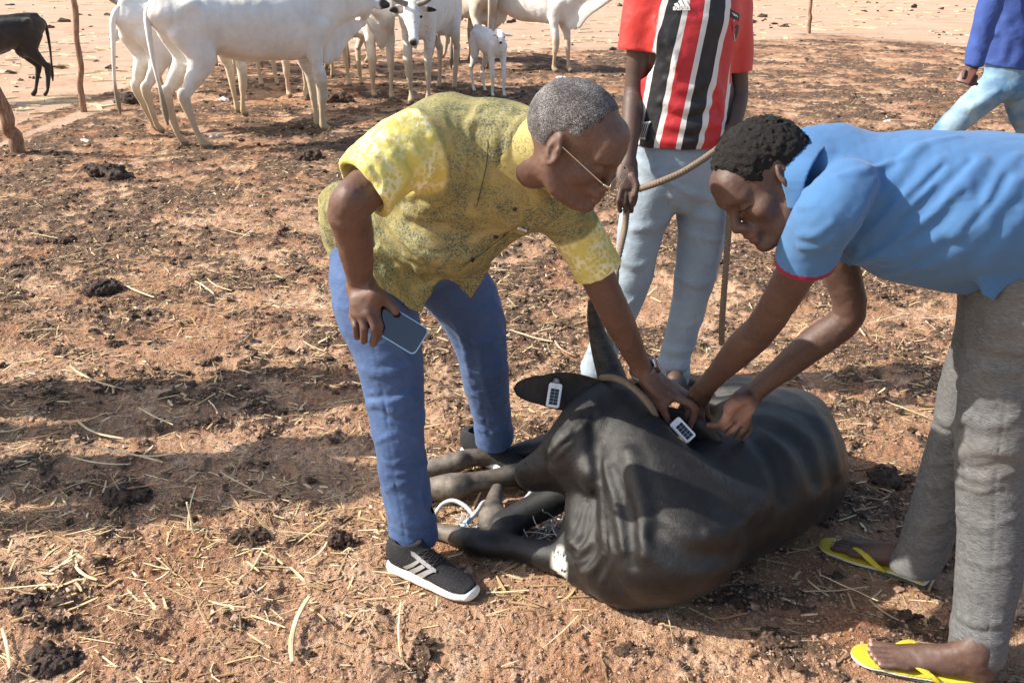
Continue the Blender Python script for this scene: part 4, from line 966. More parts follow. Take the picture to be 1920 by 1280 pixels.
    S.fold([(1128,985),(1128,1035),(1104,1078)],.010); S.fold([(1105,905),(1094,945),(1075,985)],.005,op='s'); S.fold([(1118,935),(1106,985),(1082,1035)],.005,op='s'); S.fold([(1120,990),(1116,1030),(1092,1068)],.005,op='s'); S.fold([(1136,1000),(1140,1050),(1118,1092)],.005,op='s'); S.fold([(1052,1030),(1078,1050),(1108,1035)],.004,op='s'); S.fold([(1142,1010),(1146,1050),(1128,1090)],.009); S.fold([(1062,1010),(1085,1030),(1110,1015)],.007); S.fold([(1075,1075),(1105,1070),(1130,1040)],.008)
    S.fold([(1135,870),(1160,950),(1170,1030)],.007,k=.035); S.fold([(1180,850),(1205,950),(1208,1040)],.007,k=.04)
    S.fold([(1145,880),(1172,960),(1186,1060)],.007,op='s',k=.03); S.fold([(1113,775),(1112,830),(1122,890),(1112,905)],.009,op='s',k=.02)
    for k in range(8):
        x=1312+k*14; y=868+k*8.5; S.fold([(x,y),(x+4,y+14),(x+18,y+30)],.0055,k=.006)
        S.fold([(x+7,y+4),(x+12,y+18),(x+24,y+32)],.003,op='s')
    S.fold([(1235,1000),(1290,1040),(1380,1040)],.014,op='s',k=.05); S.fold([(1330,1000),(1375,985),(1410,960)],.007,k=.03)
    S.fold([(1400,800),(1450,860),(1470,930)],.012,op='s',k=.05)
    # legs
    S.chain([Q(1160,860,.10),Q(1060,838,.09),Q(1000,842,.065),Q(940,856,.045),Q(880,858,.05),Q(840,872,.045),Q(790,880,.038),Q(745,890,.03)],[.075,.058,.038,.030,.031,.036,.028,.032],k=.02)   # hind, upper
    S.chain([Q(1180,900,.06),Q(1060,885,.06),Q(985,888,.052),Q(930,897,.045),Q(880,905,.046),Q(850,912,.050),Q(800,918,.036),Q(745,935,.03)],[.07,.055,.040,.033,.035,.045,.036,.036],k=.02)       # hind, lower
    S.ell(Q(862,862,.062),(.026,.02,.024),k=.02)
    S.chain([Q(1180,1010,.10),Q(1090,1045,.065),Q(1030,1042,.05),Q(960,1025,.040),Q(900,1018,.045),Q(868,1008,.040),Q(825,995,.032),Q(770,985,.03)],[.07,.055,.044,.036,.040,.034,.024,.027],k=.02)   # front, stretched
    S.chain([Q(1170,930,.15),Q(1080,922,.13),Q(1030,940,.105),Q(980,966,.078),Q(946,990,.055)],[.07,.050,.046,.044,.048],k=.025,n=4)       # front, folded: forearm and knee
    S.chain([Q(944,984,.05),Q(928,962,.045),Q(926,940,.05),Q(932,918,.045)],[.040,.034,.027,.022],k=.018)
    S.chain([Q(918,990,.04),Q(912,968,.045)],[.030,.026],k=.02)
    S.noise(lambda p:.0035*vn3(p*5,31)+.0018*vn3(p*17,32)+.0007*vn3(p*60,33))
    def mud(v):
        d=lambda a,r,f=.05: np.clip((r-np.linalg.norm(v-np.array(a),axis=1))/f+.5,0,1)
        n_=vn3(v*28,3)*.25
        lowL=np.clip((Q(965,890,.05)[0]-v[:,0])/.06,0,1)*np.clip((v[:,1]-Q(900,975,.02)[1])/.03,0,1)
        kn=np.maximum(d(Q(912,970,.05),.045),d(Q(932,1012,.03),.030)); ft=np.clip((Q(872,1005,.03)[0]-v[:,0])/.03,0,1)
        return np.clip(np.maximum(np.maximum(lowL*.8,kn*.9),ft*.9)+n_*np.maximum(lowL,kn),0,1)
    def white(v): return np.clip(1.3-np.linalg.norm((v-np.array(Q(1048,1062,.07)))/np.array([.022,.05,.055]),axis=1),0,1)*1.5
    build(S,.0042,'body',HIDE,root,attrs={'mud':mud,'white':white},sm=4)
    def ear(base_,tip,up,wd,curl,name='ear'):
        base_=np.array(base_);tip=np.array(tip); d=tip-base_; L=np.linalg.norm(d); d/=L; up=nrm(np.array(up)-d*np.dot(up,d)); n_=np.cross(d,up)
        if n_[1]>0: n_=-n_
        V=[];Fc=[];nu,nv=28,17
        for side in (1,-1):
            for i in range(nu):
                t=i/(nu-1); wv=wd*(.50+.50*math.sin(math.pi*min(t*1.05,.75))**1.2+.0*t)*math.sqrt(max(1-(max(t-.50,0)/.5)**2.3,0))
                for j in range(nv):
                    s_=j/(nv-1)*2-1; th=.0045*(1-s_*s_)*(1-.6*t)+.0006
                    V.append(base_+d*L*t+up*wv*s_-n_*(curl*s_*s_*(1-t*.6)+.006*math.sin(3*t))*1.0+n_*side*th+n_*.004*math.sin(9*t+4*s_)*(1-t))
        for s in (0,1):
            for i in range(nu-1):
                for j in range(nv-1):
                    a=s*nu*nv+i*nv+j; q=[a,a+1,a+nv+1,a+nv]; Fc.append(q if s else q[::-1])
        for i in range(nu-1):
            for j in (0,nv-1):
                a=i*nv+j; Fc.append([a,a+nv,nu*nv+a+nv,nu*nv+a])
        for j in range(nv-1):
            a=(nu-1)*nv+j; Fc.append([a,a+1,nu*nv+a+1,nu*nv+a])
        me=pymesh(name,np.array(V)-base,Fc,HIDE2); return link(name,me,root),n_
    m=Mt('ear_hide',.6,.4); m.col(m.mix(m.ramp(m.noise(30,6,.7,m.scale((1,1,.4))),[(.4,0),(.75,1)]),(.008,.007,.007),(.035,.027,.023))); m.bump(m.noise(200,4,.7),.4,.0015); m.set('Sheen Weight',.1); HIDE2=m.m
    _,nl=ear(P(1150,738,2.40),P(962,728,2.42),SD(0.05,1,.1),.055,-.012)
    _,nr=ear(P(1222,775,2.38),P(1354,828,2.27),SD(.35,.9,.5),.043,.010)
    # horns
    m=Mt('horn',.5,.4); m.col(m.mix(m.ramp(m.noise(10,6,.7,m.scale((2,2,6))),[(.35,0),(.7,1)]),(.012,.010,.009),(.075,.062,.052))); m.bump(m.noise(20,4,.6,m.scale((1,1,9))),.9,.005); HORN=m.m
    tube('horn',[P(1152,742,2.47),P(1146,705,2.50),P(1132,665,2.53),P(1120,625,2.555),P(1112,588,2.56),P(1108,560,2.56)],[.052,.042,.034,.026,.018,.008],HORN,root,n=18)
    tube('horn',[P(1205,740,2.52),P(1222,712,2.60),P(1215,680,2.68),P(1185,660,2.70)],[.042,.034,.026,.012],HORN,root,n=18)
    # tags
    TW=Mt('tag_plastic',.35,.5); TW.col(TW.mix(TW.noise(60),(.80,.81,.82),(.74,.75,.77))); TW=TW.m; CELL=Mt('solar_cell',.15,.6); CELL.col((.012,.016,.022)); CELL=CELL.m; GR=flat('tag_print',(.45,.46,.48),.5)
    GP=flat('grey_pin',(.22,.20,.19),.35,var=.1)
    def tagobj(c,Xd,Zd,label,pin):
        M=frame(c,Xd,Zd); o=bpy.data.objects.new('ear_tag',None); COL.objects.link(o); o.empty_display_size=.03; o.matrix_world=M; tag(o,label,'ear tag')
        bmobj(plate(.070,.038,.0085,.007,.002),'case',TW,o)
        pn=bmobj(plate(.047,.024,.0010,.0006,.0003),'solar_panel',flat('panel_border',(.35,.37,.38),.3),o,Matrix.Translation((.005,0,.0046)))
        for i in range(5):
            for j in range(2): bmobj(rbox(.0080,.0108,.0008,.0003,1),'solar_cell',CELL,pn,Matrix.Translation((.005-.0188+.0094*i,-.0060+.0120*j,.0054)))
        for k,(x,w_) in enumerate(((-.0255,.011),(-.0232,.006))): bmobj(rbox(.0010,w_,.0004,.0001,1),'print_line',GR,o,Matrix.Translation((x,.001,.0044)))
        bmobj(rbox(.0022,.0016,.0005,.0001,1),'print_mark',GR,o,Matrix.Translation((-.0255,-.0095,.0044)))
        if pin:
            import bmesh
            bm=bmesh.new(); bmesh.ops.create_cone(bm,cap_ends=True,segments=24,radius1=.0095,radius2=.008,depth=.005); bmobj(bm,'pin_button',GP,o,Matrix.Translation((-.041,0,.001)))
            bm=bmesh.new(); bmesh.ops.create_uvsphere(bm,u_segments=12,v_segments=8,radius=.0035); bmobj(bm,'pin_tip',flat('pin_grey',(.35,.34,.33),.4),o,Matrix.Translation((-.041,0,.0045)))
    tagobj(P(1039,741,2.375),P(1036,761,2.375)-P(1043,722,2.375),SD(.02,.25,.97),'white solar ear tag with round grey pin, fixed in the black ear at left',True)
    tagobj(P(1280,806,2.275),P(1291,824,2.28)-P(1269,789,2.285),SD(.1,.35,.93),'white solar ear tag pinched between fingers above the held ear',False)
    # ropes
    R=Mt('sisal_rope',.9,.2); R.col(R.mix(R.noise(120,4,.7),(.15,.11,.08),(.27,.21,.155))); R.bump(R.noise(400,3,.6),.5,.002); ROPE=R.m
    tube('rope',[P(1232,790,2.30),P(1222,765,2.28),P(1200,738,2.29),P(1175,718,2.32),P(1150,708,2.37),P(1128,708,2.42)],.0066,ROPE,n=18,sub=16,twist=260,lob=.55,off=P(1232,790,2.3),label='pale twisted rope looped round the horn base of the lying cow',cat='rope')
    r1=[P(1150,712,2.50),P(1143,640,2.62),P(1150,560,2.9),P(1158,490,3.15),P(1171,430,3.28),P(1176,385,3.30),P(1182,362,3.30),P(1200,354,3.28),P(1235,342,3.24),P(1275,325,3.24),P(1312,303,3.26),P(1345,280,3.30),P(1372,262,3.38),P(1384,262,3.42),P(1378,300,3.42),P(1370,380,3.42),P(1364,460,3.42),P(1358,540,3.43),P(1354,600,3.45),P(1353,645,3.47)]
    tube('rope',r1,.0085,ROPE,n=18,sub=26,twist=200,lob=.55,off=r1[-1],label='brown twisted rope held slack by the man in the striped jersey',cat='rope')
    R=Mt('nylon_rope',.6,.4); R.col(R.mix(R.noise(90,4,.7),(.62,.60,.58),(.40,.40,.42))); R.bump(R.noise(400,3,.6),.5,.002); NY=R.m; NB=flat('blue_strand',(.28,.50,.72),.7)
    r2=thing('leg_rope',Q(870,960,0),'frayed white nylon rope tied round the cow legs on the ground','rope')
    tube('cord',[Q(815,965,.015),Q(830,945,.03),Q(850,938,.045),Q(872,948,.04),Q(890,965,.03),Q(905,955,.03)],.0055,NY,r2,n=8,sub=8,twist=200,lob=.4)
    tube('cord',[Q(862,990,.01),Q(880,975,.025),Q(895,958,.035),Q(905,943,.03),Q(915,940,.02)],.0055,NY,r2,n=8,sub=8,twist=200,lob=.4)
    tube('cord',[Q(985,935,.02),Q(1000,918,.04),Q(1020,905,.05)],.005,NY,r2,n=8,sub=8,twist=200,lob=.4)
    rs=np.random.default_rng(4)
    def fray(n,cx,cy,sp,l,h):
        V=[];Fc=[]
        for k in range(n):
            p=Q(cx+rs.normal(0,sp),cy+rs.normal(0,sp*.6),.01+h*rs.random()); d=nrm(rs.normal(0,1,3)*[1,1,.4]); pts=[p]
            for j in range(6): d=nrm(d+rs.normal(0,.45,3)*[1,1,.5]); q=pts[-1]+d*l/6; q[2]=max(q[2],.006); pts.append(q)
            vv,ff=tubev(pts,.0016,4); b0=len(V); V.extend(vv); Fc.extend([[b0+i for i in f] for f in ff])
        link('frayed_strands',pymesh('frayed_strands',np.array(V)-np.array(r2.location),Fc,NY,False),r2)
    fray(60,1045,975,20,.12,.05); fray(26,1010,985,22,.10,.03); fray(20,870,985,7,.05,.02)
    tube('blue_strand',[Q(868,990,.012),Q(876,976,.03),Q(888,968,.035)],[.009,.007,.003],NB,r2,n=8)
    return S
if want('cow'): CW=tied_cow()
# ================================================================ MAN IN BLUE POLO
def foot_flop(root,base,sandal_heel,sandal_toe,ankle,side,skin,open_toes=True):
    """bare foot in a yellow flip-flop; side=+1 when the big toe lies to the left of the heel-toe line"""
    heel=np.array(sandal_heel,float); toe=np.array(sandal_toe,float); X=nrm(toe-heel); Y=np.cross([0,0,1.],X); L=np.linalg.norm(toe-heel)
    o=(heel+toe)/2; g=lambda f,l,u: o+X*f*L+Y*l*side+np.array([0,0,u]); U3=(0,0,1.)
    m=Mt('yellow_rubber',.5,.4); m.col(m.mix(m.ramp(m.noise(20,5),[(.5,0),(.75,.5)]),(.62,.47,.035),(.42,.31,.07))); m.bump(m.vor(300),.4,.001); YR=m.m
    SL=flat('sole_rubber',(.10,.11,.09),.7,bump=.001); WL=flat('sole_edge',(.62,.60,.50),.6)
    fl=link('flip_flop',None,root)
    S=Sculpt(); S.chain([g(-.40,0,.012),g(-.1,0,.012),g(.2,.006,.012),g(.40,.006,.014)],[(.009,.034),(.009,.034),(.009,.046),(.009,.040)],up=U3,k=.004,n=4); S.cut(g(0,0,.0165),[0,0,1.],k=.001); S.cut(g(0,0,.006),[0,0,-1.],k=.001)
    S.ell(g(.37,.006,.012),(.055,.045,.0085),np.stack([X,Y,[0,0,1.]]),k=.004)
    build(S,.0028,'sole',WL,fl,off=base)
    S=Sculpt(); S.chain([g(-.40,0,.0185),g(-.1,0,.0175),g(.2,.006,.0175),g(.40,.006,.0195)],[(.004,.034),(.004,.034),(.004,.046),(.004,.040)],up=U3,k=.002,n=4); S.ell(g(.37,.006,.0185),(.056,.046,.004),np.stack([X,Y,[0,0,1.]]),k=.002)
    build(S,.0022,'footbed',YR,fl,off=base)
    S=Sculpt(); S.chain([g(-.38,0,.004),g(.38,.004,.004)],[(.004,.036),(.004,.042)],up=U3); build(S,.003,'outsole',SL,fl,off=base)
    top=.066
    for q in (1,-1):
        pts=[g(.27,.018,.026),g(.21,.018+q*.010,.050),g(.10,.012+q*.036,.052 if q>0 else .046),g(-.02,.004+q*.045,.030),g(-.08,q*.042,.018)]
        S=Sculpt(); S.chain(pts,[(.0030,.0055),(.0030,.008),(.003,.0095),(.003,.008),(.003,.005)],up=[(0,0,1.),(X*.2+np.array([0,0,1.])),(Y*side*q*.6+np.array([0,0,1.])),(Y*side*q*1.5+np.array([0,0,.6]))],k=.002,n=4)
        build(S,.0022,'strap',YR,fl,off=base)
    def foot(S):
        z0=.022
        S.chain([ankle,g(-.30,0,.085),g(-.36,0,.050)],[.036,.036,.030],k=.02)
        S.chain([g(-.36,0,.045),g(-.18,0,.045),g(.05,.004,.042),g(.24,.006,.034)],[(.026,.027),(.026,.030),(.021,.038),(.013,.043)],up=U3,k=.02,n=4)
        S.chain([ankle,g(-.16,.004,.075),g(.05,.010,.056),g(.20,.014,.042)],[.034,.027,.018,.010],k=.025)
        tl=[(.030,.33,.0135),(.010,.345,.0098),(-.007,.33,.0092),(-.022,.305,.0086),(-.036,.275,.0088)]
        for l,f,r in tl: S.chain([g(f-.13,l*.95,.034),g(f-.04,l,.036),g(f+.045,l,.028)],[r*.95,r*.9,r],k=.006,n=2)
        return [(g(f+.062,l,.030+r*.35),r) for l,f,r in tl]
    def nails(tips,X=X):
        for p,r in tips:
            S=Sculpt(); S.ell(p,(r*.55,r*.72,r*.35),np.stack([X,Y,[0,0,1.]]),k=0); build(S,.0013,'toenail',NAIL,root)
    return foot,nails
def blue_man():
    base=Q(1790,1200,0)
    root=thing('person',base,'man in light blue polo with dark red cuffs, bending with grey jeans and yellow flip-flops','person')
    hipN=P(1935,545,2.00); hipF=P(1900,520,2.18); kN=P(1862,880,1.945); aN=P(1832,1205,1.80); kF=P(1800,800,2.16); aF=P(1722,1048,2.145)
    chest=P(1590,378,2.10); mid=P(1740,385,2.07); 
    shN=P(1535,372,1.90); shF=P(1560,410,2.27); elN=P(1440,600,2.10); wrN=P(1325,722,2.31); elF=P(1592,590,2.26); wrF=P(1405,742,2.30)
    fr=hframe(P(1432,340,2.06),SD(-.73,-.68,.02),SD(.12,-.10,.98),1.02)
    UPb=SD(0,.97,.2)
    B=Sculpt(); g=head(B,fr)
    B.chain([g(-.035,0,-.03),g(-.055,0,-.085),P(1535,320,2.1)],[.056,.056,.062],k=.03)
    B.chain([P(1550,340,2.12),mid,P(1900,430,2.08),(hipN+hipF)/2],[(.09,.14),(.10,.13),(.10,.12),(.10,.14)],up=UPb,k=.03)
    B.chain([P(1925,540,2.0),P(1895,680,1.98),P(1868,800,1.955),P(1860,900,1.94),P(1858,1020,1.90),P(1846,1120,1.86),aN],[.075,.065,.055,.048,.048,.044,.037],k=.02)
    B.chain([P(1900,540,2.15),P(1865,640,2.16),P(1828,740,2.165),P(1800,830,2.165),P(1770,920,2.16),P(1738,1010,2.15),aF],[.075,.065,.055,.048,.046,.042,.037],k=.02)
    B.chain([P(1590,358,1.975),P(1535,440,1.965),elN,elN*.66+wrN*.34,elN*.25+wrN*.75,wrN],[.050,.048,.040,.042,.031,.0265],k=.02)
    B.ell(P(1436,598,2.11),(.020,.02,.024),k=.025)
    B.chain([shF,(shF+elF)/2,elF,elF*.66+wrF*.34,elF*.25+wrF*.75,wrF],[.054,.047,.041,.043,.031,.0265],k=.02)
    # near hand, palm turned to the camera, pinching the ear
    D=2.285
    kn=[P(1388,756,D-.02),P(1398,772,D-.015),P(1402,786,D-.005),P(1402,798,D+.01)]
    B.chain([wrF,P(1392,757,D-.01),P(1380,774,D-.015)],[(.020,.030),(.020,.038),(.016,.036)],up=SD(-.2,.3,.9),k=.015)
    B.chain([wrF,P(1385,748,D-.03),P(1368,764,D-.045)],[.020,.021,.016],k=.016)
    finger(B,[P(1370,764,D-.04),P(1362,784,D-.045),P(1350,797,D-.035),P(1331,797,D-.025)],.0145,.0095,.008)
    for a_,b_,c_,r in (((1372,782,D-.02),(1366,792,D-.04),(1353,803,D-.035),.0105),((1388,790,D-.02),(1378,800,D-.035),(1364,814,D-.03),.0108),((1400,796,D-.01),(1392,806,D-.025),(1380,820,D-.02),.0104),((1405,800,D),(1402,812,D-.01),(1394,822,D-.01),.0095)):
        finger(B,[P(1398,778,D-.005),P(*a_),P(*b_),P(*c_)],r*1.02,r*.86,.005)
    B.ell(P(1392,780,D-.005),(.020,.020,.020),k=.015)
    # far hand, holding the ear base
    D=2.35
    B.chain([wrN,P(1310,745,D-.01),P(1303,765,D+.0)],[(.020,.028),(.019,.036),(.014,.034)],up=SD(.2,.3,.9),k=.015)
    finger(B,[P(1296,758,D),P(1288,780,D-.01),P(1292,798,D-.005)],.012,.009); finger(B,[P(1305,768,D-.01),P(1300,790,D-.02),P(1305,808,D-.015)],.0115,.009)
    finger(B,[P(1315,768,D),P(1314,790,D-.01),P(1318,806,D-.0)],.0115,.009); finger(B,[P(1322,762,D+.02),P(1326,782,D+.01),P(1330,796,D+.02)],.0105,.008)
    finger(B,[P(1300,745,D+.02),P(1284,756,D+.02),P(1276,768,D+.02)],.0135,.0095)
    hN,tN=Q(1880,1300,0),Q(1606,1228,0); hF,tF=Q(1762,1103,0),Q(1540,1022,0)
    fN,nN=foot_flop(root,base,Q(1872,1292,0),Q(1603,1236,0),aN,-1,SKIN_C); fF,nF=foot_flop(root,base,Q(1758,1100,0),Q(1545,1024,0),aF,1,SKIN_C)
    t1=fN(B); t2=fF(B)
    B.noise(lambda p:.0011*vn3(p*55,3)+.0005*vn3(p*120,4))
    def palm(v):
        q=v-np.array(P(1385,780,2.24)); a=np.clip((.062-np.linalg.norm(q,axis=1))/.02,0,1); return a*.75
    lip=lambda v: np.clip(1-np.abs((((v-fr[0])@fr[1].T)[:,2]+.074)/.013),0,1)*(((v-fr[0])@fr[1].T)[:,0]>.095)*(np.abs(((v-fr[0])@fr[1].T)[:,1])<.028)
    build(B,.0032,'body',SKIN_B,root,attrs={'palm':palm,'lip':lip})
    nN(t1); nF(t2[:3])
    for px in ([(1386,399),(1397,394),(1409,386)],):
        p,n_=B.hit(cat(px,4)); V,Fc=tubev(p+n_*.0006,.0011,6); link('eyelashes',pymesh('eyelashes',V-base,Fc,flat('dark_lash',(.008,.006,.005),.6)),root)
    m=Mt('black_curly_hair',.85,.25); f=m.noise(300,4,.75); m.col(m.ramp(f,[(.35,(.006,.005,.005)),(.62,(.030,.026,.023)),(.78,(.10,.09,.08))])); m.bump(f,1,.006); HB=m.m
    globals()['HAIRB']=HB
    Hs=hair_sculpt(fr,[((.083,0,.048),(1,0,-.25)),((-.03,0,-.052),(-.25,0,-1)),((.022,0,-.002),(.70,0,-.72)),((.065,0,.05),(1,0,-.55))],.0105,.0042,120,9); build(Hs,.0028,'hair',HB,root)
    # ---- polo
    m=Mt('blue_polo',.9,.2); m.col(m.mix(m.ramp(m.noise(5,5,.6),[(.3,0),(.7,1)]),(.066,.165,.34),(.054,.138,.29))); m.set('Sheen Weight',.12)
    m.col(m.mix(m.at('cuff'),m.mix(m.noise(5),(.066,.165,.34),(.054,.138,.29)),(.22,.015,.035)))
    b=m.bump(m.vor(800),.3,.0008); m.bump(m.noise(26,5,.6,None,.8),.3,.004,b); PO=m.m
    S=Sculpt()
    S.chain([P(1518,322,2.10),P(1570,350,2.11),P(1660,378,2.09),P(1760,388,2.07),P(1870,392,2.06),P(1960,410,2.05)],[(.080,.12),(.118,.165),(.152,.18),(.170,.20),(.168,.20),(.165,.19)],up=UPb,k=.03,n=4)
    S.chain([P(1560,300,2.12),P(1518,300,2.10),P(1500,312,2.08)],[(.075,.085),(.062,.070),(.055,.062)],up=UPb,k=.04)
    S.chain([P(1592,350,1.95),P(1558,395,1.915),P(1527,445,1.96),P(1511,489,1.985)],[.060,.068,.066,.067],k=.03)
    S.chain([P(1580,400,2.25),P(1580,470,2.28)],[.075,.065],k=.05)
    S.chain([P(1700,450,2.1),P(1800,480,2.08),P(1880,500,2.06)],[.09,.085,.08],k=.06)
    S.slab([P(1830,500,1.93),P(1842,552,1.93),P(1862,561,1.93),P(1925,505,1.91),P(1925,440,1.9)],.006,k=.03)
    S.cut(P(1509,491,1.985),nrm(P(1504,545,2.03)-P(1514,470,1.965)),k=.003,box=.10); S.seg(P(1512,474,1.99),P(1494,540,2.04),.052,.056,k=.003,op='s')
    S.cut(P(1583,482,2.28),nrm(P(1588,560,2.29)-P(1582,470,2.28)),k=.003,box=.08)
    S.seg(P(1500,298,2.085),P(1478,305,2.07),.056,.06,k=.005,op='s')
    S.cut(P(1950,450,2.05),[1,0,0],k=.004)
    F_=S.fold
    for px,r in (([(1610,470),(1672,408),(1740,350)],.013),([(1640,440),(1700,362),(1762,300)],.009),([(1600,490),(1700,446),(1790,366),(1840,300)],.017),([(1660,492),(1750,452),(1815,400)],.015),
                 ([(1650,375),(1690,320),(1720,275)],.010),([(1570,330),(1620,320),(1680,300)],.008),([(1570,440),(1610,400),(1640,340)],.011),([(1480,375),(1500,385),(1530,382)],.008),([(1790,440),(1850,400),(1905,340)],.018),
                 ([(1840,500),(1870,460),(1915,400)],.016),([(1740,500),(1800,470),(1850,430)],.014),([(1570,500),(1620,480),(1680,475)],.012),([(1600,520),(1670,510),(1730,500)],.010),([(1690,300),(1740,270),(1800,255)],.008),([(1850,380),(1870,330),(1910,290)],.010),
                 ([(1490,340),(1510,350),(1500,375)],.008),([(1500,440),(1530,440),(1560,420)],.008),([(1500,462),(1535,465),(1565,445)],.007)): F_(px,r)
    for px,r in (([(1618,462),(1690,392),(1768,312)],.007),([(1610,485),(1690,425),(1770,352),(1820,300)],.009),([(1660,480),(1740,432),(1810,362)],.009),([(1815,430),(1860,380),(1890,330)],.008),([(1590,420),(1570,460),(1562,480)],.008)): F_(px,r,op='s')
    F_([(1510,380),(1560,385),(1620,430),(1700,412),(1800,378),(1918,385)],.0018,op='s',taper=False,n=8)
    S.noise(lambda p:.004*vn3(p*8,25)+.0022*vn3(p*18,26)+.0010*vn3(p*60,27))
    ca=np.array(P(1509,491,1.985)); cn=nrm(P(1504,545,2.03)-P(1514,470,1.965))
    cuff=lambda v: ((((v-ca)@cn)>-.017)&(((v-ca)@cn)<.012)&(np.linalg.norm(v-ca,axis=1)<.082)).astype(float)
    sh=build(S,.0038,'polo_shirt',PO,root,attrs={'cuff':cuff})
    C=Sculpt(); C.chain([P(1553,264,2.12),P(1522,274,2.04),P(1500,300,1.99),P(1489,340,1.965),P(1489,388,1.965)],[(.005,.026),(.006,.030),(.006,.032),(.006,.028),(.005,.016)],up=[SD(0,.9,.4),SD(-.3,.6,.7),SD(-.6,.2,.8),SD(-.6,.0,.8)],k=.01,n=4)
    C.noise(lambda p:.002*vn3(p*26,9)); build(C,.003,'collar',PO,sh,off=base,attrs={'cuff':lambda v:np.zeros(len(v))})
    # ---- jeans
    m=Mt('grey_slub_jeans',.9,.2)
    st=m.ramp(m.noise(85,4,.75,m.scale((.8,.8,12))),[(.34,0),(.68,1)]); st2=m.ramp(m.noise(75,3,.7,m.scale((8,8,.6))),[(.35,0),(.7,1)])
    c=m.mix(st,(.035,.037,.042),(.225,.225,.222)); c=m.mix(m.math('MULTIPLY',st2,.35),c,(.06,.062,.068)); m.col(m.mix(m.ramp(m.noise(4,4),[(.45,0),(.7,.35)]),c,(.25,.235,.205)))
    b=m.bump(st,.2,.0012); m.bump(m.noise(17,7,.68,m.scale((1,1,2.0)),1.2),.75,.010,b); JE=m.m
    T=Sculpt()
    T.chain([P(1955,470,2.06),P(1940,560,2.04)],[(.13,.16),(.125,.15)],up=[0,-1,0],k=.03)
    T.chain([P(1925,540,2.0),P(1895,680,1.98),P(1868,800,1.955),P(1860,900,1.94),P(1858,1020,1.90),P(1846,1120,1.86),P(1832,1215,1.815)],[.118,.103,.090,.080,.076,.071,.066],k=.03)
    T.chain([P(1900,540,2.15),P(1865,640,2.16),P(1828,740,2.165),P(1800,830,2.165),P(1770,920,2.16),P(1738,1010,2.15),P(1715,1062,2.145)],[.118,.098,.088,.079,.072,.066,.064],k=.02)
    T.cut(P(1829,1237,1.81),nrm(P(1820,1300,1.79)-P(1832,1215,1.81)+SD(.02,-.0,0)*.02),k=.003,box=.11); T.seg(P(1838,1180,1.83),P(1826,1260,1.80),.050,.055,k=.003,op='s')
    T.cut(P(1712,1068,2.143),nrm(P(1700,1110,2.14)-P(1715,1050,2.145)+SD(.25,-1,0)*.02),k=.003,box=.10); T.seg(P(1725,1030,2.147),P(1706,1090,2.14),.046,.051,k=.003,op='s')
    for px,r in (([(1800,720),(1850,690),(1900,700)],.016),([(1800,880),(1840,900),(1900,885)],.010),([(1795,960),(1840,990),(1900,970)],.010),([(1790,850),(1850,840),(1910,850)],.014),([(1795,905),(1830,925),(1870,915)],.012),([(1800,780),(1850,800),(1905,780)],.014),([(1755,780),(1790,800),(1815,780)],.012),([(1720,900),(1745,915),(1785,905)],.010),([(1700,970),(1735,985),(1775,975)],.009),([(1860,700),(1885,740),(1915,760)],.014),([(1745,815),(1775,830),(1800,815)],.010),([(1730,860),(1760,870),(1790,860)],.009),
                 ([(1700,1010),(1735,1030),(1765,1025)],.007),([(1850,600),(1880,620),(1915,610)],.010),([(1790,1150),(1830,1170),(1875,1165)],.007),([(1785,1190),(1830,1205),(1880,1205)],.008),([(1800,1040),(1850,1060),(1890,1050)],.008),([(1830,640),(1870,650),(1918,660)],.009)): T.fold(px,r)
    for px,r in (([(1795,872),(1830,880),(1885,868)],.006),([(1800,918),(1840,932),(1880,920)],.005),([(1792,1165),(1835,1185),(1880,1180)],.005),([(1752,800),(1780,812),(1808,800)],.006),([(1738,845),(1765,858),(1795,845)],.005),([(1835,665),(1880,680),(1915,672)],.006),([(1870,760),(1890,790),(1918,800)],.006),([(1705,990),(1735,1008),(1770,998)],.005)): T.fold(px,r,op='s')
    T.fold([(1905,640),(1885,760),(1868,900),(1862,1050),(1852,1200)],.0028,op='s',taper=False,n=7); T.fold([(1790,920),(1765,980),(1745,1020)],.0025,op='s',taper=False,n=7)
    T.fold([(1862,560),(1885,575),(1918,572)],.003,op='s',taper=False,n=5)
    T.noise(lambda p:.004*vn3(p*8,35)+.0026*vn3(p*np.array([13,13,24]),36)+.0010*vn3(p*70,37))
    build(T,.004,'jeans',JE,root)
if want('blue'): blue_man()
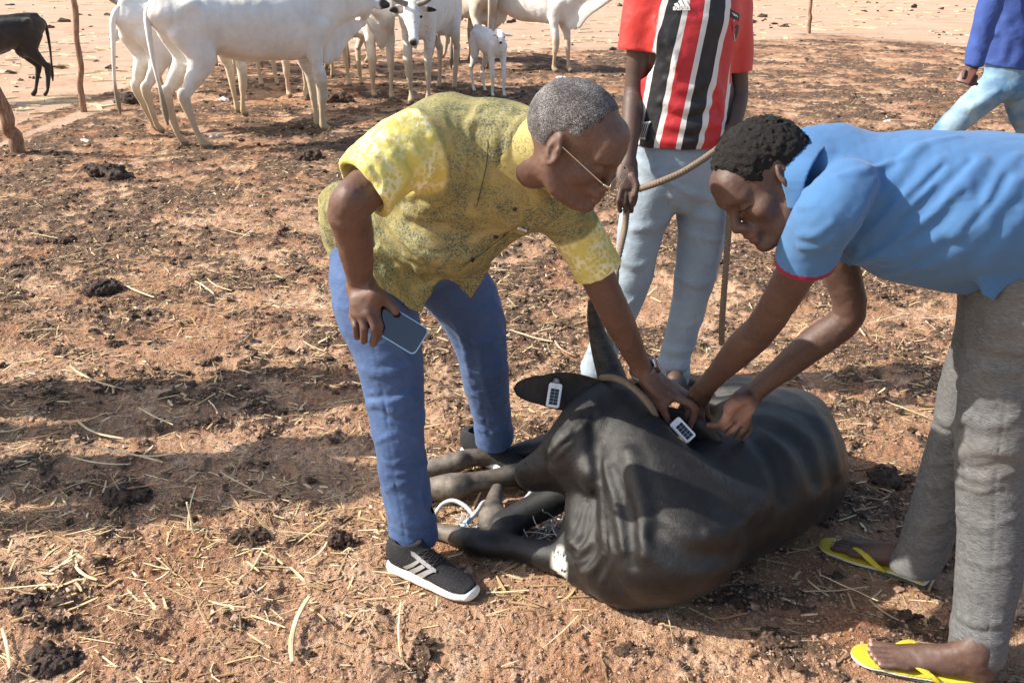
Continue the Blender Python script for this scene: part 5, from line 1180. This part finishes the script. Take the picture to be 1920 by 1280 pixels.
# ================================================================ MAN IN STRIPED JERSEY
def grip(B,D,ks,ms,ts,r0=.0105,r1=.0085):
    for a,b,c in zip(ks,ms,ts): finger(B,[P(*a,D),P(*b,D-.02),P(*c,D+.01)],r0,r1)
def jersey_man():
    D=3.50; base=Q(1210,712,0)
    root=thing('person',base,'standing man in red, black and white striped jersey and pale jeans, holding a rope','person')
    hR=P(1232,305,D); hL=P(1318,305,D+.02); kR=P(1188,490,D-.02); kL=P(1305,490,D+.02); aR=P(1122,678,D-.03); aL=P(1262,688,D+.0)
    chest=P(1290,60,D); neck=P(1300,-55,D)
    shR=P(1208,5,D-.02); shL=P(1378,15,D+.05); elR=P(1190,165,D-.0); wrR=P(1178,305,D-.15); elL=P(1384,170,D+.02); wrL=P(1376,235,D-.06)
    shR=P(1212,-18,D); shL=P(1372,-10,D+.04)
    fr=hframe(P(1300,-135,D-.03),SD(-.35,-.45,.82),SD(.92,-.1,.38),1.0)
    B=Sculpt(); g=head(B,fr); B.chain([g(-.03,0,-.03),g(-.05,0,-.09),neck],[.055,.055,.06],k=.03)
    B.chain([(hR+hL)/2,P(1290,180,D),chest],[(.14,.09),(.13,.09),(.15,.09)],up=[1,0,0],k=.03)
    for h,k_,a in ((hR,kR,aR),(hL,kL,aL)): B.chain([h,k_,k_*.6+a*.4,a],[.07,.048,.045,.035],k=.02)
    B.chain([shR,(shR+elR)/2,elR,elR*.7+wrR*.3,wrR],[.052,.046,.037,.039,.025],k=.02)
    B.chain([shL,(shL+elL)/2,elL,elL*.5+wrL*.5,wrL],[.050,.042,.037,.036,.026],k=.02)
    d=D-.20
    B.chain([wrR,P(1176,330,d+.02),P(1176,352,d)],[(.034,.019),(.040,.019),(.036,.015)],up=[1,0,0],k=.012)
    for a,b,c in (((1166,352),(1160,376),(1163,396)),((1175,356),(1171,382),(1176,402)),((1183,355),(1184,378),(1184,396)),((1190,350),(1192,368),(1188,384))): finger(B,[P(*a,d),P(*b,d-.02),P(*c,d+.005)],.0108,.0085)
    finger(B,[P(1186,330,d),P(1194,348,d-.02),P(1190,366,d-.03)],.0135,.010)
    d=D-.08; B.chain([wrL,P(1370,250,d),P(1362,262,d)],[.028,.034,.030],k=.015)
    for a,b,c in (((1360,250),(1350,262),(1356,276)),((1362,258),(1352,272),(1360,284)),((1366,265),(1358,280),(1368,290))): finger(B,[P(*a,d),P(*b,d-.02),P(*c,d-.01)],.0108,.0085)
    for a,x,y in ((aR,1105,705),(aL,1258,722)):
        B.chain([a,Q(x+8,y-10,.05)],[.034,.036],k=.02)
    build(B,.0042,'body',SKIN_C,root,attrs={'palm':lambda v:np.zeros(len(v)),'lip':lambda v:np.zeros(len(v))})
    Hs=hair_sculpt(fr,[((.083,0,.048),(1,0,-.25)),((-.03,0,-.052),(-.25,0,-1))],.010,.003,120,9); build(Hs,.006,'hair',globals().get('HAIRB') or flat('black_hair',(.01,.009,.009)),root)
    S=Sculpt()
    S.chain([P(1292,-25,D),P(1290,40,D),P(1286,130,D),P(1282,220,D),P(1276,284,D)],[(.185,.10),(.185,.125),(.172,.125),(.178,.125),(.182,.125)],up=[1,0,0],k=.02,n=4)
    S.chain([shR,P(1202,28,D),P(1194,72,D),P(1192,92,D)],[.072,.070,.064,.063],k=.03); S.chain([shL,P(1378,45,D+.04),P(1382,105,D+.03),P(1383,134,D+.03)],[.070,.064,.052,.050],k=.025)
    S.cut(P(1190,93,D),nrm(P(1188,130,D)-P(1194,72,D)),k=.003,box=.11); S.seg(P(1192,75,D),P(1189,120,D),.048,.053,k=.003,op='s')
    S.cut(P(1383,132,D+.03),nrm(P(1384,170,D+.03)-P(1382,105,D+.03)),k=.003,box=.09); S.seg(P(1383,115,D+.03),P(1384,150,D+.03),.043,.050,k=.003,op='s')
    S.cut(P(1276,282,D-.12),[0,0.02,-1],k=.004); S.seg(P(1278,260,D),P(1276,300,D),(.168,.112),(.176,.118),up=[1,0,0],k=.003,op='s')
    for px,r in (([(1232,60),(1262,100),(1270,140)],.014),([(1228,35),(1238,90),(1268,125)],.010),([(1250,150),(1290,170),(1330,150)],.012),([(1240,190),(1290,205),(1340,190)],.014),([(1250,235),(1300,240),(1355,225)],.014),([(1330,215),(1350,240),(1362,262)],.012),([(1225,262),(1270,268),(1320,262)],.010),([(1350,90),(1340,140),(1355,180)],.012),([(1318,268),(1345,262),(1362,245)],.012),([(1340,160),(1352,200),(1350,230)],.012)): S.fold(px,r)
    for px,r in (([(1236,75),(1260,118)],.008),([(1245,212),(1290,222),(1335,208)],.007),([(1345,205),(1356,235)],.007)): S.fold(px,r,op='s')
    S.noise(lambda p:.0045*vn3(p*7,45)+.003*vn3(p*17,46)+.0012*vn3(p*50,47))
    c0=np.array(P(1285,140,D))
    def stripe(v):
        q=v-c0; a=np.arctan2(q[:,0],-(q[:,1])+.02)            # angle round the trunk, 0 at the front
        return a*.175-.17*q[:,2]
    def slv(v):
        return np.maximum(np.clip((P(1226,60,D)[0]-.012*1-v[:,0]+ (v[:,2]-1.30)*.10)/.004,0,1)*(v[:,2]>1.26),np.clip((v[:,0]-P(1366,60,D)[0])/.004,0,1)*(v[:,2]>1.2))
    m=Mt('striped_jersey',.5,.4); s=m.math('DIVIDE',m.math('ADD',m.at('stripe'),.8725),.178); fr_=m.math('FRACT',s)
    col=m.ramp(fr_,[(0,(.010,.011,.014)),(.37,(.66,.64,.62)),(.50,(.50,.022,.028)),(.87,(.66,.64,.62))],'CONSTANT')
    col=m.mix(m.at('slv'),col,(.58,.035,.028)); m.col(m.mix(m.math('MULTIPLY',m.noise(9,4),.3),col,m.mix(.5,col,(.1,.08,.08)))); m.set('Sheen Weight',.05)
    b=m.bump(m.vor(620),.12,.0006); m.bump(m.noise(22,6,.6,None,.7),.45,.006,b)
    j=build(S,.005,'jersey',m.m,root,attrs={'stripe':stripe,'slv':slv})
    # emblems: maker mark, club shield, hem patch  (laid on the cloth)
    WHT=flat('white_print',(.78,.78,.76),.5); BLK=flat('black_print',(.012,.012,.014),.5); RD=flat('red_print',(.50,.022,.028),.5)
    def onshirt(V,zoff):
        p=np.array(V,float); o_,n_=S.hit(p); return o_+n_*zoff
    def decal(name,polys,mat,zoff):      # polys in photo pixels on the jersey front, subdivided and laid over it
        import bmesh
        bm=bmesh.new()
        for poly in polys:
            vs=[bm.verts.new((x,y,0)) for x,y in poly]; bm.faces.new(vs)
        bmesh.ops.triangulate(bm,faces=bm.faces)
        for _ in range(2): bmesh.ops.subdivide_edges(bm,edges=[e for e in bm.edges if e.calc_length()>3],cuts=1,use_grid_fill=False)
        bmesh.ops.triangulate(bm,faces=bm.faces)
        W_=onshirt([(v.co.x,v.co.y) for v in bm.verts],zoff)
        for v,w_ in zip(bm.verts,W_): v.co=Vector((w_-base).tolist())
        bm.normal_update(); return bmobj(bm,name,mat,j)
    def text(t,x,y,size,mat,zoff,ang=0,name='lettering',bold=.0,sx=1):
        cu=bpy.data.curves.new('t','FONT'); cu.body=t; cu.size=1; cu.align_x='CENTER'; cu.align_y='CENTER'; cu.offset=bold; cu.resolution_u=3
        ob=bpy.data.objects.new('t',cu); COL.objects.link(ob); bpy.context.view_layer.update()
        me=bpy.data.meshes.new_from_object(ob); bpy.data.objects.remove(ob)
        ca,sa=math.cos(ang),math.sin(ang); pts=[(x+size*(v.co.x*sx*ca-v.co.y*sa*-1*-1),y-size*(v.co.y*ca)+size*v.co.x*sx*sa) for v in me.vertices]
        W_=onshirt(pts,zoff)
        for v,w_ in zip(me.vertices,W_): v.co=Vector((w_-base).tolist())
        me.materials.append(mat); return link(name,me,j)
    decal('maker_mark',[[(1264,8),(1270,6),(1275,13),(1266,13)],[(1271,3),(1277,0),(1284,13),(1277,13)],[(1278,-1),(1283,-3),(1293,13),(1286,13)]],WHT,.004)
    text('adidas',1278,15.5,13,WHT,.004,0,'lettering',.03)
    decal('shield_field',[[(1368,18),(1386,26),(1384,60),(1376,78)]],WHT,.0035); decal('shield_band',[[(1367,17),(1384,27),(1383,41),(1367,33)]],BLK,.0055)
    decal('shield_flank',[[(1369,38),(1375,42),(1376,70)]],RD,.0055); decal('shield_flank',[[(1379,46),(1383,48),(1381,64),(1376,76),(1377,52)]],BLK,.0055)
    text('SPF',1375.5,29.5,9.5,WHT,.0075,.5,'lettering',.03,.85)
    decal('hem_patch',[[(1203,229),(1221,227),(1211,262),(1196,258)]],WHT,.0045)
    for k in range(5): x=1204+k*3.6; decal('patch_bar',[[(x,231),(x+1.6,231),(x-6.4,258),(x-8.0,258)]],BLK,.006)
    # ---- pale jeans
    m=Mt('pale_jeans',.85,.2); m.col(m.mix(m.ramp(m.noise(5,5,.6),[(.35,0),(.7,1)]),(.31,.37,.42),(.215,.28,.345))); m.bump(m.noise(26,6,.6,m.scale((1,1,1.5)),.5),.5,.008,m.bump(m.noise(500),.2,.0006)); PJ=m.m
    T=Sculpt()
    T.chain([P(1278,255,D),P(1277,300,D),P(1275,345,D)],[(.165,.105),(.178,.115),(.165,.11)],up=[1,0,0],k=.02)
    T.chain([P(1232,330,D),P(1205,420,D-.01),P(1190,500,D-.02),P(1166,580,D-.02),P(1132,650,D-.03),P(1118,690,D-.03)],[.108,.092,.078,.066,.062,.068],k=.02)
    T.chain([P(1318,330,D+.02),P(1318,420,D+.02),P(1306,500,D+.02),P(1290,580,D+.02),P(1268,660,D+.0),P(1260,705,D)],[.108,.098,.084,.068,.064,.072],k=.012)
    T.cut(P(1118,712,D-.03),nrm(P(1105,760,D)-P(1118,690,D)),k=.003,box=.1); T.cut(P(1259,716,D),nrm(P(1256,760,D)-P(1260,700,D)),k=.003,box=.1)
    T.seg(P(1119,690,D-.03),P(1116,725,D-.03),.046,.049,k=.003,op='s'); T.seg(P(1260,700,D),P(1258,730,D),.048,.052,k=.003,op='s')
    for px,r in (([(1262,370),(1290,400),(1340,410)],.016),([(1262,385),(1240,420),(1190,430)],.014),([(1262,400),(1290,440),(1350,450)],.014),([(1265,350),(1320,372),(1360,372)],.012),([(1165,480),(1190,500),(1215,490)],.014),([(1270,520),(1310,535),(1340,520)],.012),([(1235,650),(1265,660),(1300,655)],.014),([(1232,680),(1262,690),(1295,684)],.016),([(1230,700),(1262,708),(1292,702)],.010),
                 ([(1100,660),(1130,650),(1155,665)],.012),([(1150,560),(1170,575),(1190,560)],.010),([(1255,600),(1285,612),(1310,600)],.010),([(1192,300),(1230,330),(1262,345)],.010)): T.fold(px,r)
    T.noise(lambda p:.005*vn3(p*7,55)+.0035*vn3(p*np.array([12,12,22]),56)+.001*vn3(p*60,57))
    build(T,.0055,'trousers',PJ,root)
    SK=flat('dark_shoe',(.02,.02,.022),.6)
    for x,y in ((1100,712),(1256,726)):
        S2=Sculpt(); a=Q(x+14,y-8,.04); b=Q(x-2,y+8,.03); S2.chain([a,b],[(.034,.040),(.024,.044)],up=[0,0,1.],k=.01); S2.cut([0,0,.004],[0,0,-1.]); build(S2,.006,'shoe',SK,root)
if want('jersey'): jersey_man()
# ================================================================ WALKING MAN
def walker(base_D=6.3,label='walking man in blue long-sleeved shirt and faded jeans behind the blue polo man',wal=True):
    D=base_D; base=Q(1850,388,0); root=thing('person',base,label,'person')
    B=Sculpt(); fr=hframe(P(1915,-185,D),SD(-.8,-.1,.3),SD(.35,0,.9),1.0); g=head(B,fr)
    B.chain([g(-.03,0,-.03),P(1918,-130,D)],[.055,.06],k=.03)
    B.chain([P(1905,130,D),P(1912,0,D),P(1915,-90,D)],[.11,.11,.12],k=.03)
    aB=P(1672,362,D-.06); aF=P(1985,372,D+.08)
    B.chain([P(1886,150,D),P(1835,190,D-.03),P(1770,250,D-.05),aB],[.07,.06,.05,.036],k=.02); B.chain([P(1905,150,D),P(1922,210,D+.02),P(1950,270,D+.05),aF],[.07,.06,.05,.036],k=.02)
    B.chain([P(1868,-80,D-.22),P(1845,30,D-.26),P(1824,122,D-.30)],[.05,.042,.028],k=.02)
    d=D-.30; B.chain([P(1824,122,d),P(1818,138,d)],[.030,.034],k=.012)
    for i,(x,y) in enumerate(((1806,148),(1812,156),(1819,160),(1828,158))): finger(B,[P(x+3,y-14,d-.02),P(x,y-3,d-.04),P(x+4,y,d-.0)],.013,.011)
    B.chain([P(1955,-80,D+.2),P(1975,40,D+.2)],[.05,.04],k=.02)
    build(B,.009,'body',SKIN_C,root,attrs={'palm':lambda v:np.zeros(len(v)),'lip':lambda v:np.zeros(len(v))})
    Hs=hair_sculpt(fr,[((.083,0,.048),(1,0,-.25)),((-.03,0,-.052),(-.25,0,-1))],.010,.003,120,9); build(Hs,.010,'hair',globals().get('HAIRB') or flat('black_hair',(.01,.009,.009)),root)
    m=Mt('blue_shirt',.8,.25); m.col(m.mix(m.noise(6,5),(.045,.085,.30),(.035,.065,.22))); m.bump(m.noise(14,6,.6,None,.6),.6,.015); BS=m.m
    S=Sculpt(); S.chain([P(1915,-95,D),P(1912,-30,D),P(1900,60,D),P(1893,122,D)],[(.20,.14),(.20,.15),(.19,.15),(.20,.15)],up=SD(.9,0,.4),k=.03)
    S.chain([P(1872,-85,D-.2),P(1858,0,D-.25),P(1840,65,D-.28),P(1826,122,D-.30)],[.078,.075,.066,.055],k=.02); S.cut(P(1825,126,D-.3),nrm(P(1820,160,D-.3)-P(1840,65,D-.28)),k=.003,box=.1)
    S.chain([P(1958,-85,D+.2),P(1975,40,D+.2)],[.078,.06],k=.02)
    S.cut(P(1893,124,D),[-.1,0,-1],k=.004)
    for px,r in (([(1870,0),(1890,60),(1880,110)],.02),([(1840,40),(1855,70),(1870,60)],.016),([(1900,60),(1915,90),(1905,115)],.02),([(1830,85),(1842,95),(1850,88)],.012)): S.fold(px,r)
    S.noise(lambda p:.008*vn3(p*6,5)+.006*vn3(p*14,6)); build(S,.008,'shirt',BS,root)
    m=Mt('faded_jeans',.85,.2); m.col(m.mix(m.ramp(m.noise(5,3,.5),[(.46,0),(.70,1)]),(.085,.19,.33),(.30,.41,.48))); m.bump(m.noise(16,6,.6,None,.6),.6,.012); FJ=m.m
    T=Sculpt(); T.chain([P(1897,115,D),P(1893,150,D)],[.155,.15],k=.03); T.chain([P(1884,150,D),P(1835,190,D-.03),P(1770,250,D-.05),aB],[.115,.098,.082,.062],k=.03); T.chain([P(1908,150,D),P(1922,210,D+.02),P(1950,270,D+.05),aF],[.115,.10,.085,.062],k=.02)
    T.fold([(1850,190),(1830,200),(1800,205)],.02); T.fold([(1870,172),(1850,186),(1826,194)],.02); T.noise(lambda p:.008*vn3(p*7,15)+.005*vn3(p*16,16)); build(T,.008,'jeans',FJ,root)
    for a in (aB,aF):
        S2=Sculpt(); S2.chain([a-[0,0,.04],a+[-.14,-.02,-.05]],[.045,.036],k=.01); build(S2,.01,'shoe',flat('dark_shoe',(.02,.02,.022),.6),root)
    if wal:
        M=frame(P(1816,136,d-.02),SD(-.42,-.85,-.1)*-1,SD(-.5,.25,.8)); bmobj(rbox(.150,.085,.018,.005),'wallet',flat('brown_leather',(.10,.035,.022),.35,bump=.002),None,M,label='small brown wallet held in the walking man\'s hand',cat='wallet')
    return root
if want('walker'):
    W1=walker()

    def copytree(o,dx,dy,label,rz=0):
        c=o.copy(); COL.objects.link(c); c.location=(o.location.x+dx,o.location.y+dy,0); c.rotation_euler=(0,0,rz); c['label']=label
        for ch in o.children: k=ch.copy(); COL.objects.link(k); k.parent=c
        return c
    copytree(W1,-2.95-(P(1893,150,6.3)[0]),3.30-6.3,'added unseen shadow-casting man in blue shirt and faded jeans off to the left, the farther of two')  # two unseen walker copies, added to throw the shadow bands on the left ground
    copytree(W1,-2.75-(P(1893,150,6.3)[0]),2.72-6.3,'added unseen shadow-casting man in blue shirt and faded jeans off to the left, the nearer of two')
# ================================================================ CATTLE
def hidemat(name,c1,c2,low,dark=None,speck=0):
    m=Mt(name,.75,.3); n=m.noise(4.2,6,.65); col=m.mix(m.ramp(n,[(.3,0),(.7,1)]),c1,c2)
    z=m.n('SeparateXYZ',{'Vector':m.co()}).outputs['Z']
    f=m.math('ADD',z,m.math('MULTIPLY_ADD',m.noise(7,5,.7),.5,-.25)); col=m.mix(m.ramp(f,[(.05,1),(.42,.75),(.62,0)]),col,low)
    if speck: col=m.mix(m.math('MULTIPLY',m.ramp(m.vor(34),[(0,1),(.16,1),(.2,0)]),m.ramp(m.noise(5),[(.4,0),(.55,speck)])),col,(.12,.11,.11))
    if dark: col=m.mix(m.math('MULTIPLY',m.at('dark'),1.0),col,dark)
    m.col(col); m.set('Sheen Weight',.15); b=m.bump(m.noise(90,4,.7,m.scale((1,1,.3))),.35,.004); m.bump(m.noise(9,5,.6),.5,.02,b); return m.m
WHT_=hidemat('white_hide',(.80,.775,.735),(.60,.56,.51),(.44,.33,.20),(.03,.025,.022)); SPK=hidemat('speckled_hide',(.72,.70,.68),(.60,.57,.53),(.44,.34,.23),(.03,.025,.022),.9)
TAN=hidemat('cream_hide',(.55,.49,.41),(.42,.34,.26),(.26,.17,.10),(.06,.035,.025)); BLKH=hidemat('dark_hide',(.020,.017,.016),(.040,.030,.026),(.030,.024,.022),(.02,.015,.013))
CALF=hidemat('calf_hide',(.84,.83,.81),(.78,.76,.73),(.72,.68,.60),(.04,.035,.03))
HORN2=flat('pale_horn',(.22,.19,.16),.5,bump=.003,sc=20); HOOF=flat('hoof',(.20,.17,.14),.6,bump=.003,sc=30); DEYE=flat('dark_eye',(.01,.008,.008),.15)
def cow(hind,fore,mat,label,head=(.15,0,.10),hp=0,legs=None,sc=1.0,group='white cattle standing at the back',horns=True,tail=(.0,.0),calf=False,sex='f',Lg=1.18,leghts=None,hdark=True,vox=.011,earcol=None):
    """standing zebu: hind and fore are the photo pixels midway between the two hind and the two fore hooves"""
    a=np.array(Q(hind[0],hind[1],0)); b=np.array(Q(fore[0],fore[1],0)); d=b-a; az=math.atan2(d[1],d[0]); L=Lg*sc
    o=(a+b)/2; o[2]=0
    root=thing('calf' if calf else 'cow',o,label,'calf' if calf else 'cow',None if calf else group,az,sc)
    legs=legs or [(0,0),(0,0),(0,0),(0,0)]
    S=Sculpt(); U=(0,0,1.)
    xh,xf=-Lg/2,Lg/2
    bh=.0 if not calf else -.0
    th=1.0 if not calf else .80
    S.chain([(xh-.16,0,1.10),(xh-.02,0,1.05),(xh+.28,0,1.00),(0,0,.955),(xf-.22,0,.945),(xf,0,.96),(xf+.14,0,.98)],
            [(.11*th,.09*th),(.185*th,.17*th),(.235*th,.205*th),(.27*th,.235*th),(.29*th,.215*th),(.285*th,.165*th),(.20*th,.11*th)],up=U,k=.05,n=4)
    S.chain([(xh-.13,0,1.24),(xh+.1,0,1.235),(xf-.3,0,1.19)],[.028,.03,.03],k=.08)
    for q in (-1,1): S.ell((xh+.06,q*.15*th,1.15),(.055,.035,.045),k=.06); S.ell((xh-.14,q*.07,1.10),(.04,.03,.04),k=.04)
    if not calf: S.ell((xf-.06,0,1.255),(.15,.065,.10),k=.08)
    else: S.ell((xf-.04,0,1.15),(.10,.05,.05),k=.06)
    # hind and fore legs
    for i,q in enumerate((-1,1)):
        dx,dy=legs[i]; lf=.8 if calf else 1
        S.chain([(xh+.02,q*.10,.98),(xh+.10+dx*.25,q*.125,.74),(xh-.06+dx*.5,q*.115+dy*.5,.50),(xh-.10+dx*.6,q*.11+dy*.7,.44),(xh-.03+dx,q*.10+dy,.14),(xh+.0+dx,q*.10+dy,.07),(xh+.035+dx,q*.10+dy,.03)],
                [(.17*th,.085),(.115,.070),(.052,.036),(.050,.034),(.030,.027),(.036,.033),(.040,.036)],up=(1,0,.25),k=.04,n=4)
        S.ell((xh-.115+dx*.58,q*.11+dy*.6,.475),(.022,.02,.035),k=.03)
        dx,dy=legs[i+2]
        S.chain([(xf+.02,q*.12,.96),(xf-.02,q*.125,.74),(xf+.02+dx*.4,q*.115+dy*.4,.52),(xf+.03+dx*.5,q*.11+dy*.5,.38),(xf+.015+dx*.9,q*.10+dy*.9,.14),(xf+.02+dx,q*.10+dy,.07),(xf+.05+dx,q*.10+dy,.03)],
                [(.13*th,.060),(.082,.058),(.050,.042),(.043,.038),(.028,.026),(.034,.032),(.040,.036)],up=(1,0,.2),k=.035,n=4)
    if not calf:
        if sex=='f':
            S.ell((xh+.16,0,.70),(.12,.10,.085),k=.08)
            for q in (-1,1):
                for e in (0,.09): S.seg((xh+.12+e,q*.045,.66),(xh+.12+e,q*.05,.60),.016,.010,k=.015)
        else: S.chain([(xh+.42,0,.72),(xh+.50,0,.63),(xh+.54,0,.60)],[.06,.04,.02],k=.05)
        S.chain([(xf-.3,0,.69),(0,0,.69),(xh+.35,0,.74)],[(.03,.012)]*3,up=U,k=.05)
    # neck and head
    hx,hy,hz=head; c=np.array([xf+.62+hx*1.0,hy,1.02+hz]); n0=np.array([xf+.08,0,1.06]); 
    if calf: c=np.array([xf+.36+hx,hy,1.10+hz])
    nm=(n0+c)/2+np.array([0,0,.03]); hd=nrm(np.array([math.cos(hp)*math.cos(head[1]*1.6),math.sin(head[1]*1.6)*math.cos(hp),-math.sin(hp)]))
    if len(legs)>4: hd=nrm(np.array(legs[4],float))
    poll=c; mz=poll+hd*(.43 if not calf else .27); U3=np.cross(np.cross(hd,U),hd); U3=nrm(U3); sd=nrm(np.cross(hd,U3)); ks=1 if not calf else .78
    S.chain([n0,nm,poll-hd*.02],[(.21*th,.115*th),(.15*th,.085*th),(.095*ks,.075*ks)],up=[(0,0,1.)],k=.05,n=4)
    if not calf: S.chain([(xf+.16,0,.72),(xf+.22+hx*.2,hy*.2,.70),n0*.45+c*.55+np.array([0,0,-.24]),poll+hd*.05-np.array([0,0,.13])],[(.09,.030),(.11,.020),(.09,.016),(.03,.02)],up=U,k=.05,n=4)
    S.chain([poll+U3*.01,poll+hd*.12*ks*1.0,poll+hd*.26*ks,mz-hd*.05*ks,mz],[(.092*ks,.080*ks),(.088*ks,.082*ks),(.062*ks,.055*ks),(.050*ks,.046*ks),(.040*ks,.042*ks)],up=U3,k=.03,n=4)
    S.chain([poll-U3*.07*ks+hd*.05,poll-U3*.06*ks+hd*.20*ks,mz-U3*.02-hd*.04],[.045*ks,.032*ks,.028*ks],k=.03)
    S.ell(mz-hd*.015,(.040*ks,.042*ks,.036*ks),k=.02)
    for q in (-1,1):
        S.ell(poll+hd*.13*ks+sd*q*.062*ks+U3*.045*ks,(.03,.022,.02),k=.025)
        eb=poll+sd*q*.075*ks-hd*.01+U3*.02; et=eb+sd*q*.155+np.array([0,0,-.035])-hd*.02
        S.chain([eb,(eb+et)/2,et],[(.022,.018),(.046*ks,.012),(.014,.008)],up=nrm(np.cross(hd,sd))*1.0,k=.012,n=4)
        S.ell(mz+hd*.022+sd*q*.022*ks+U3*.012*ks,(.010,.010,.010),k=.008,op='s')
    S.noise(lambda p:.013*vn3(p*4.5,61)+.005*vn3(p*13,62)-.004*np.sin(p[:,0]*52+p[:,2]*8)*np.exp(-((p[:,0]-.12)/.25)**2)*np.exp(-((p[:,2]-.95)/.16)**2))
    mz0=mz.copy(); ears=[poll+sd*q*.20 for q in (-1,1)]
    def dark(v):
        r=np.clip(1-(np.linalg.norm(v-(mz0+hd*.02),axis=1)-.030)/.018,0,1)
        if hdark:
            for e in ears: r=np.maximum(r,np.clip(1-(np.linalg.norm(v-e,axis=1)-.055)/.02,0,1))
        r=np.maximum(r,np.clip((.05-v[:,2])/.01,0,1)*.6)
        return r
    me_h=vox
    v,f=S.mesh(me_h); v=lap(v,f,1); me=rawmesh('body',v,f,mat); attr(me,'dark',dark(v)); link('body',me,root)
    for q in (-1,1):
        e=poll+hd*.135*ks+sd*q*.078*ks+U3*.036*ks; E=Sculpt(); E.ell(e,(.017,.017,.014),k=0); v,f=E.mesh(.004); link('eye',rawmesh('eye',v,f,DEYE),root)
        if horns:
            p0=poll+sd*q*.045+U3*.07; V,Fc=tubev(cat([p0,p0+sd*q*.10+U3*.05,p0+sd*q*.18+U3*.16,p0+sd*q*.17+U3*.30],4),cat([.030,.026,.018,.006],4) if False else np.array([float(t[0]) for t in cat([.030,.026,.018,.006],4)]),10); link('horn',pymesh('horn',V,Fc,HORN2),root)
    t0=np.array([xh-.19,0,1.19]); tl,ts=tail
    if calf: pts=[t0+[0.02,0,-.06],t0+[-.05,ts*.3,-.15],t0+[-.04,ts*.6,-.32],t0+[-.03,ts,-.45]]; rr=[.02,.014,.010,.014]
    else: pts=[t0+[.03,0,0],t0+[-.06-tl*.3,ts*.1,-.10],t0+[-.07-tl*.6,ts*.5,-.42],t0+[-.05-tl,ts*.9,-.68],t0+[-.03-tl*.8,ts*1.2,-.86],t0+[-.02-tl*.8,ts*1.3,-.98]]; rr=[.036,.030,.020,.016,.026,.008]
    c_=cat(pts,5); V,Fc=tubev(c_,np.array([float(x[0]) for x in cat(rr,5)]),10); me=pymesh('tail',V,Fc,mat); attr(me,'dark',np.clip((.55-np.array(V)[:,2])/.1,0,1)*(.55 if hdark else .1)); link('tail',me,root)
    return root
if want('herd'):
    cow((370,277),(588,247),WHT_,'large white cow seen side-on at the front of the herd, its long tail hanging',(.05,.10,.06),.25,[(.02,-.02),(-.06,.02),(.0,-.01),(.07,.01),(.42,.80,-.42)],sc=1.04,tail=(-.02,.02),sex='f')
    cow((315,245),(425,222),WHT_,'white cow behind the large white one, its raised tail curving down over its rump',(.1,.1,.05),.3,[(.0,.03),(.08,-.02),(-.04,0),(.08,0)],sc=.97,tail=(.06,.10))
    cow((345,152),(312,176),WHT_,'leftmost white cow with lowered head facing left',(-.14,-.18,.02),.9,[(.0,0),(.03,0),(-.05,.05),(.05,-.02),(.55,-.45,-.70)],sc=.95)
    cow((505,162),(556,182),WHT_,'white cow mostly hidden behind the belly of the large white cow',(.05,.25,.0),.3,[(.0,0),(.05,0),(-.04,.0),(.04,0)],sc=.95)
    cow((662,160),(722,186),WHT_,'white cow with a striding foreleg behind the head of the large white cow',(.0,-.35,.10),.3,[(.03,.02),(-.05,0),(-.06,.0),(.14,-.04)],sc=.98)
    cow((838,168),(790,195),SPK,'horned white cow with a speckled neck facing the camera left of the calf',(-.12,.10,-.04),.55,[(.0,0),(.05,0),(-.02,.0),(.02,0),(.80,.22,-.62)],sc=1.06)
    cow((800,112),(722,118),WHT_,'white cow at the very back of the herd, half hidden behind the horned one',(.05,.1,.0),.3,[(.06,.0),(-.05,-.0),(0,0),(0,0)],sc=1.0)
    cow((612,150),(600,128),WHT_,'white cow standing behind the shoulder of the large white cow',(.05,.1,.0),.3,[(.06,.0),(-.05,-.0),(0,0),(0,0)],sc=.98)
    cow((445,140),(400,128),WHT_,'white cow whose legs show under the belly of the large white cow',(.05,.1,.0),.3,[(.06,.0),(-.05,-.0),(0,0),(0,0)],sc=.96)
    cow((905,130),(876,118),TAN,'cream coloured cow seen from behind above the calf',(.05,-.2,.0),.3,[(.06,.06),(-.05,-.06),(0,0),(0,0)],sc=1.0,hdark=False,tail=(.0,.03))
    cow((945,128),(1020,134),WHT_,'rightmost white cow with a deep brisket, dark muzzle pointing right',(.14,.0,.14),.2,[(.0,.02),(-.06,0),(-.05,.02),(.09,.0),(.97,-.15,-.12)],sc=1.0,horns=True)
    cow((893,171),(939,184),CALF,'small newborn white calf with a dark muzzle standing among the herd',(-.02,-.10,.05),.35,[(-.03,0),(.05,0),(-.04,0),(.05,0),(.80,-.45,-.38)],sc=.62,calf=True,horns=False,Lg=.80,vox=.013,hdark=False)
    cow((70,181),(-60,194),BLKH,'thin black cow cut off at the left edge, seen from behind its fence stick',(.1,.0,.0),.3,[(.06,0),(-.05,0),(0,0),(0,0)],sc=.74,group=None)
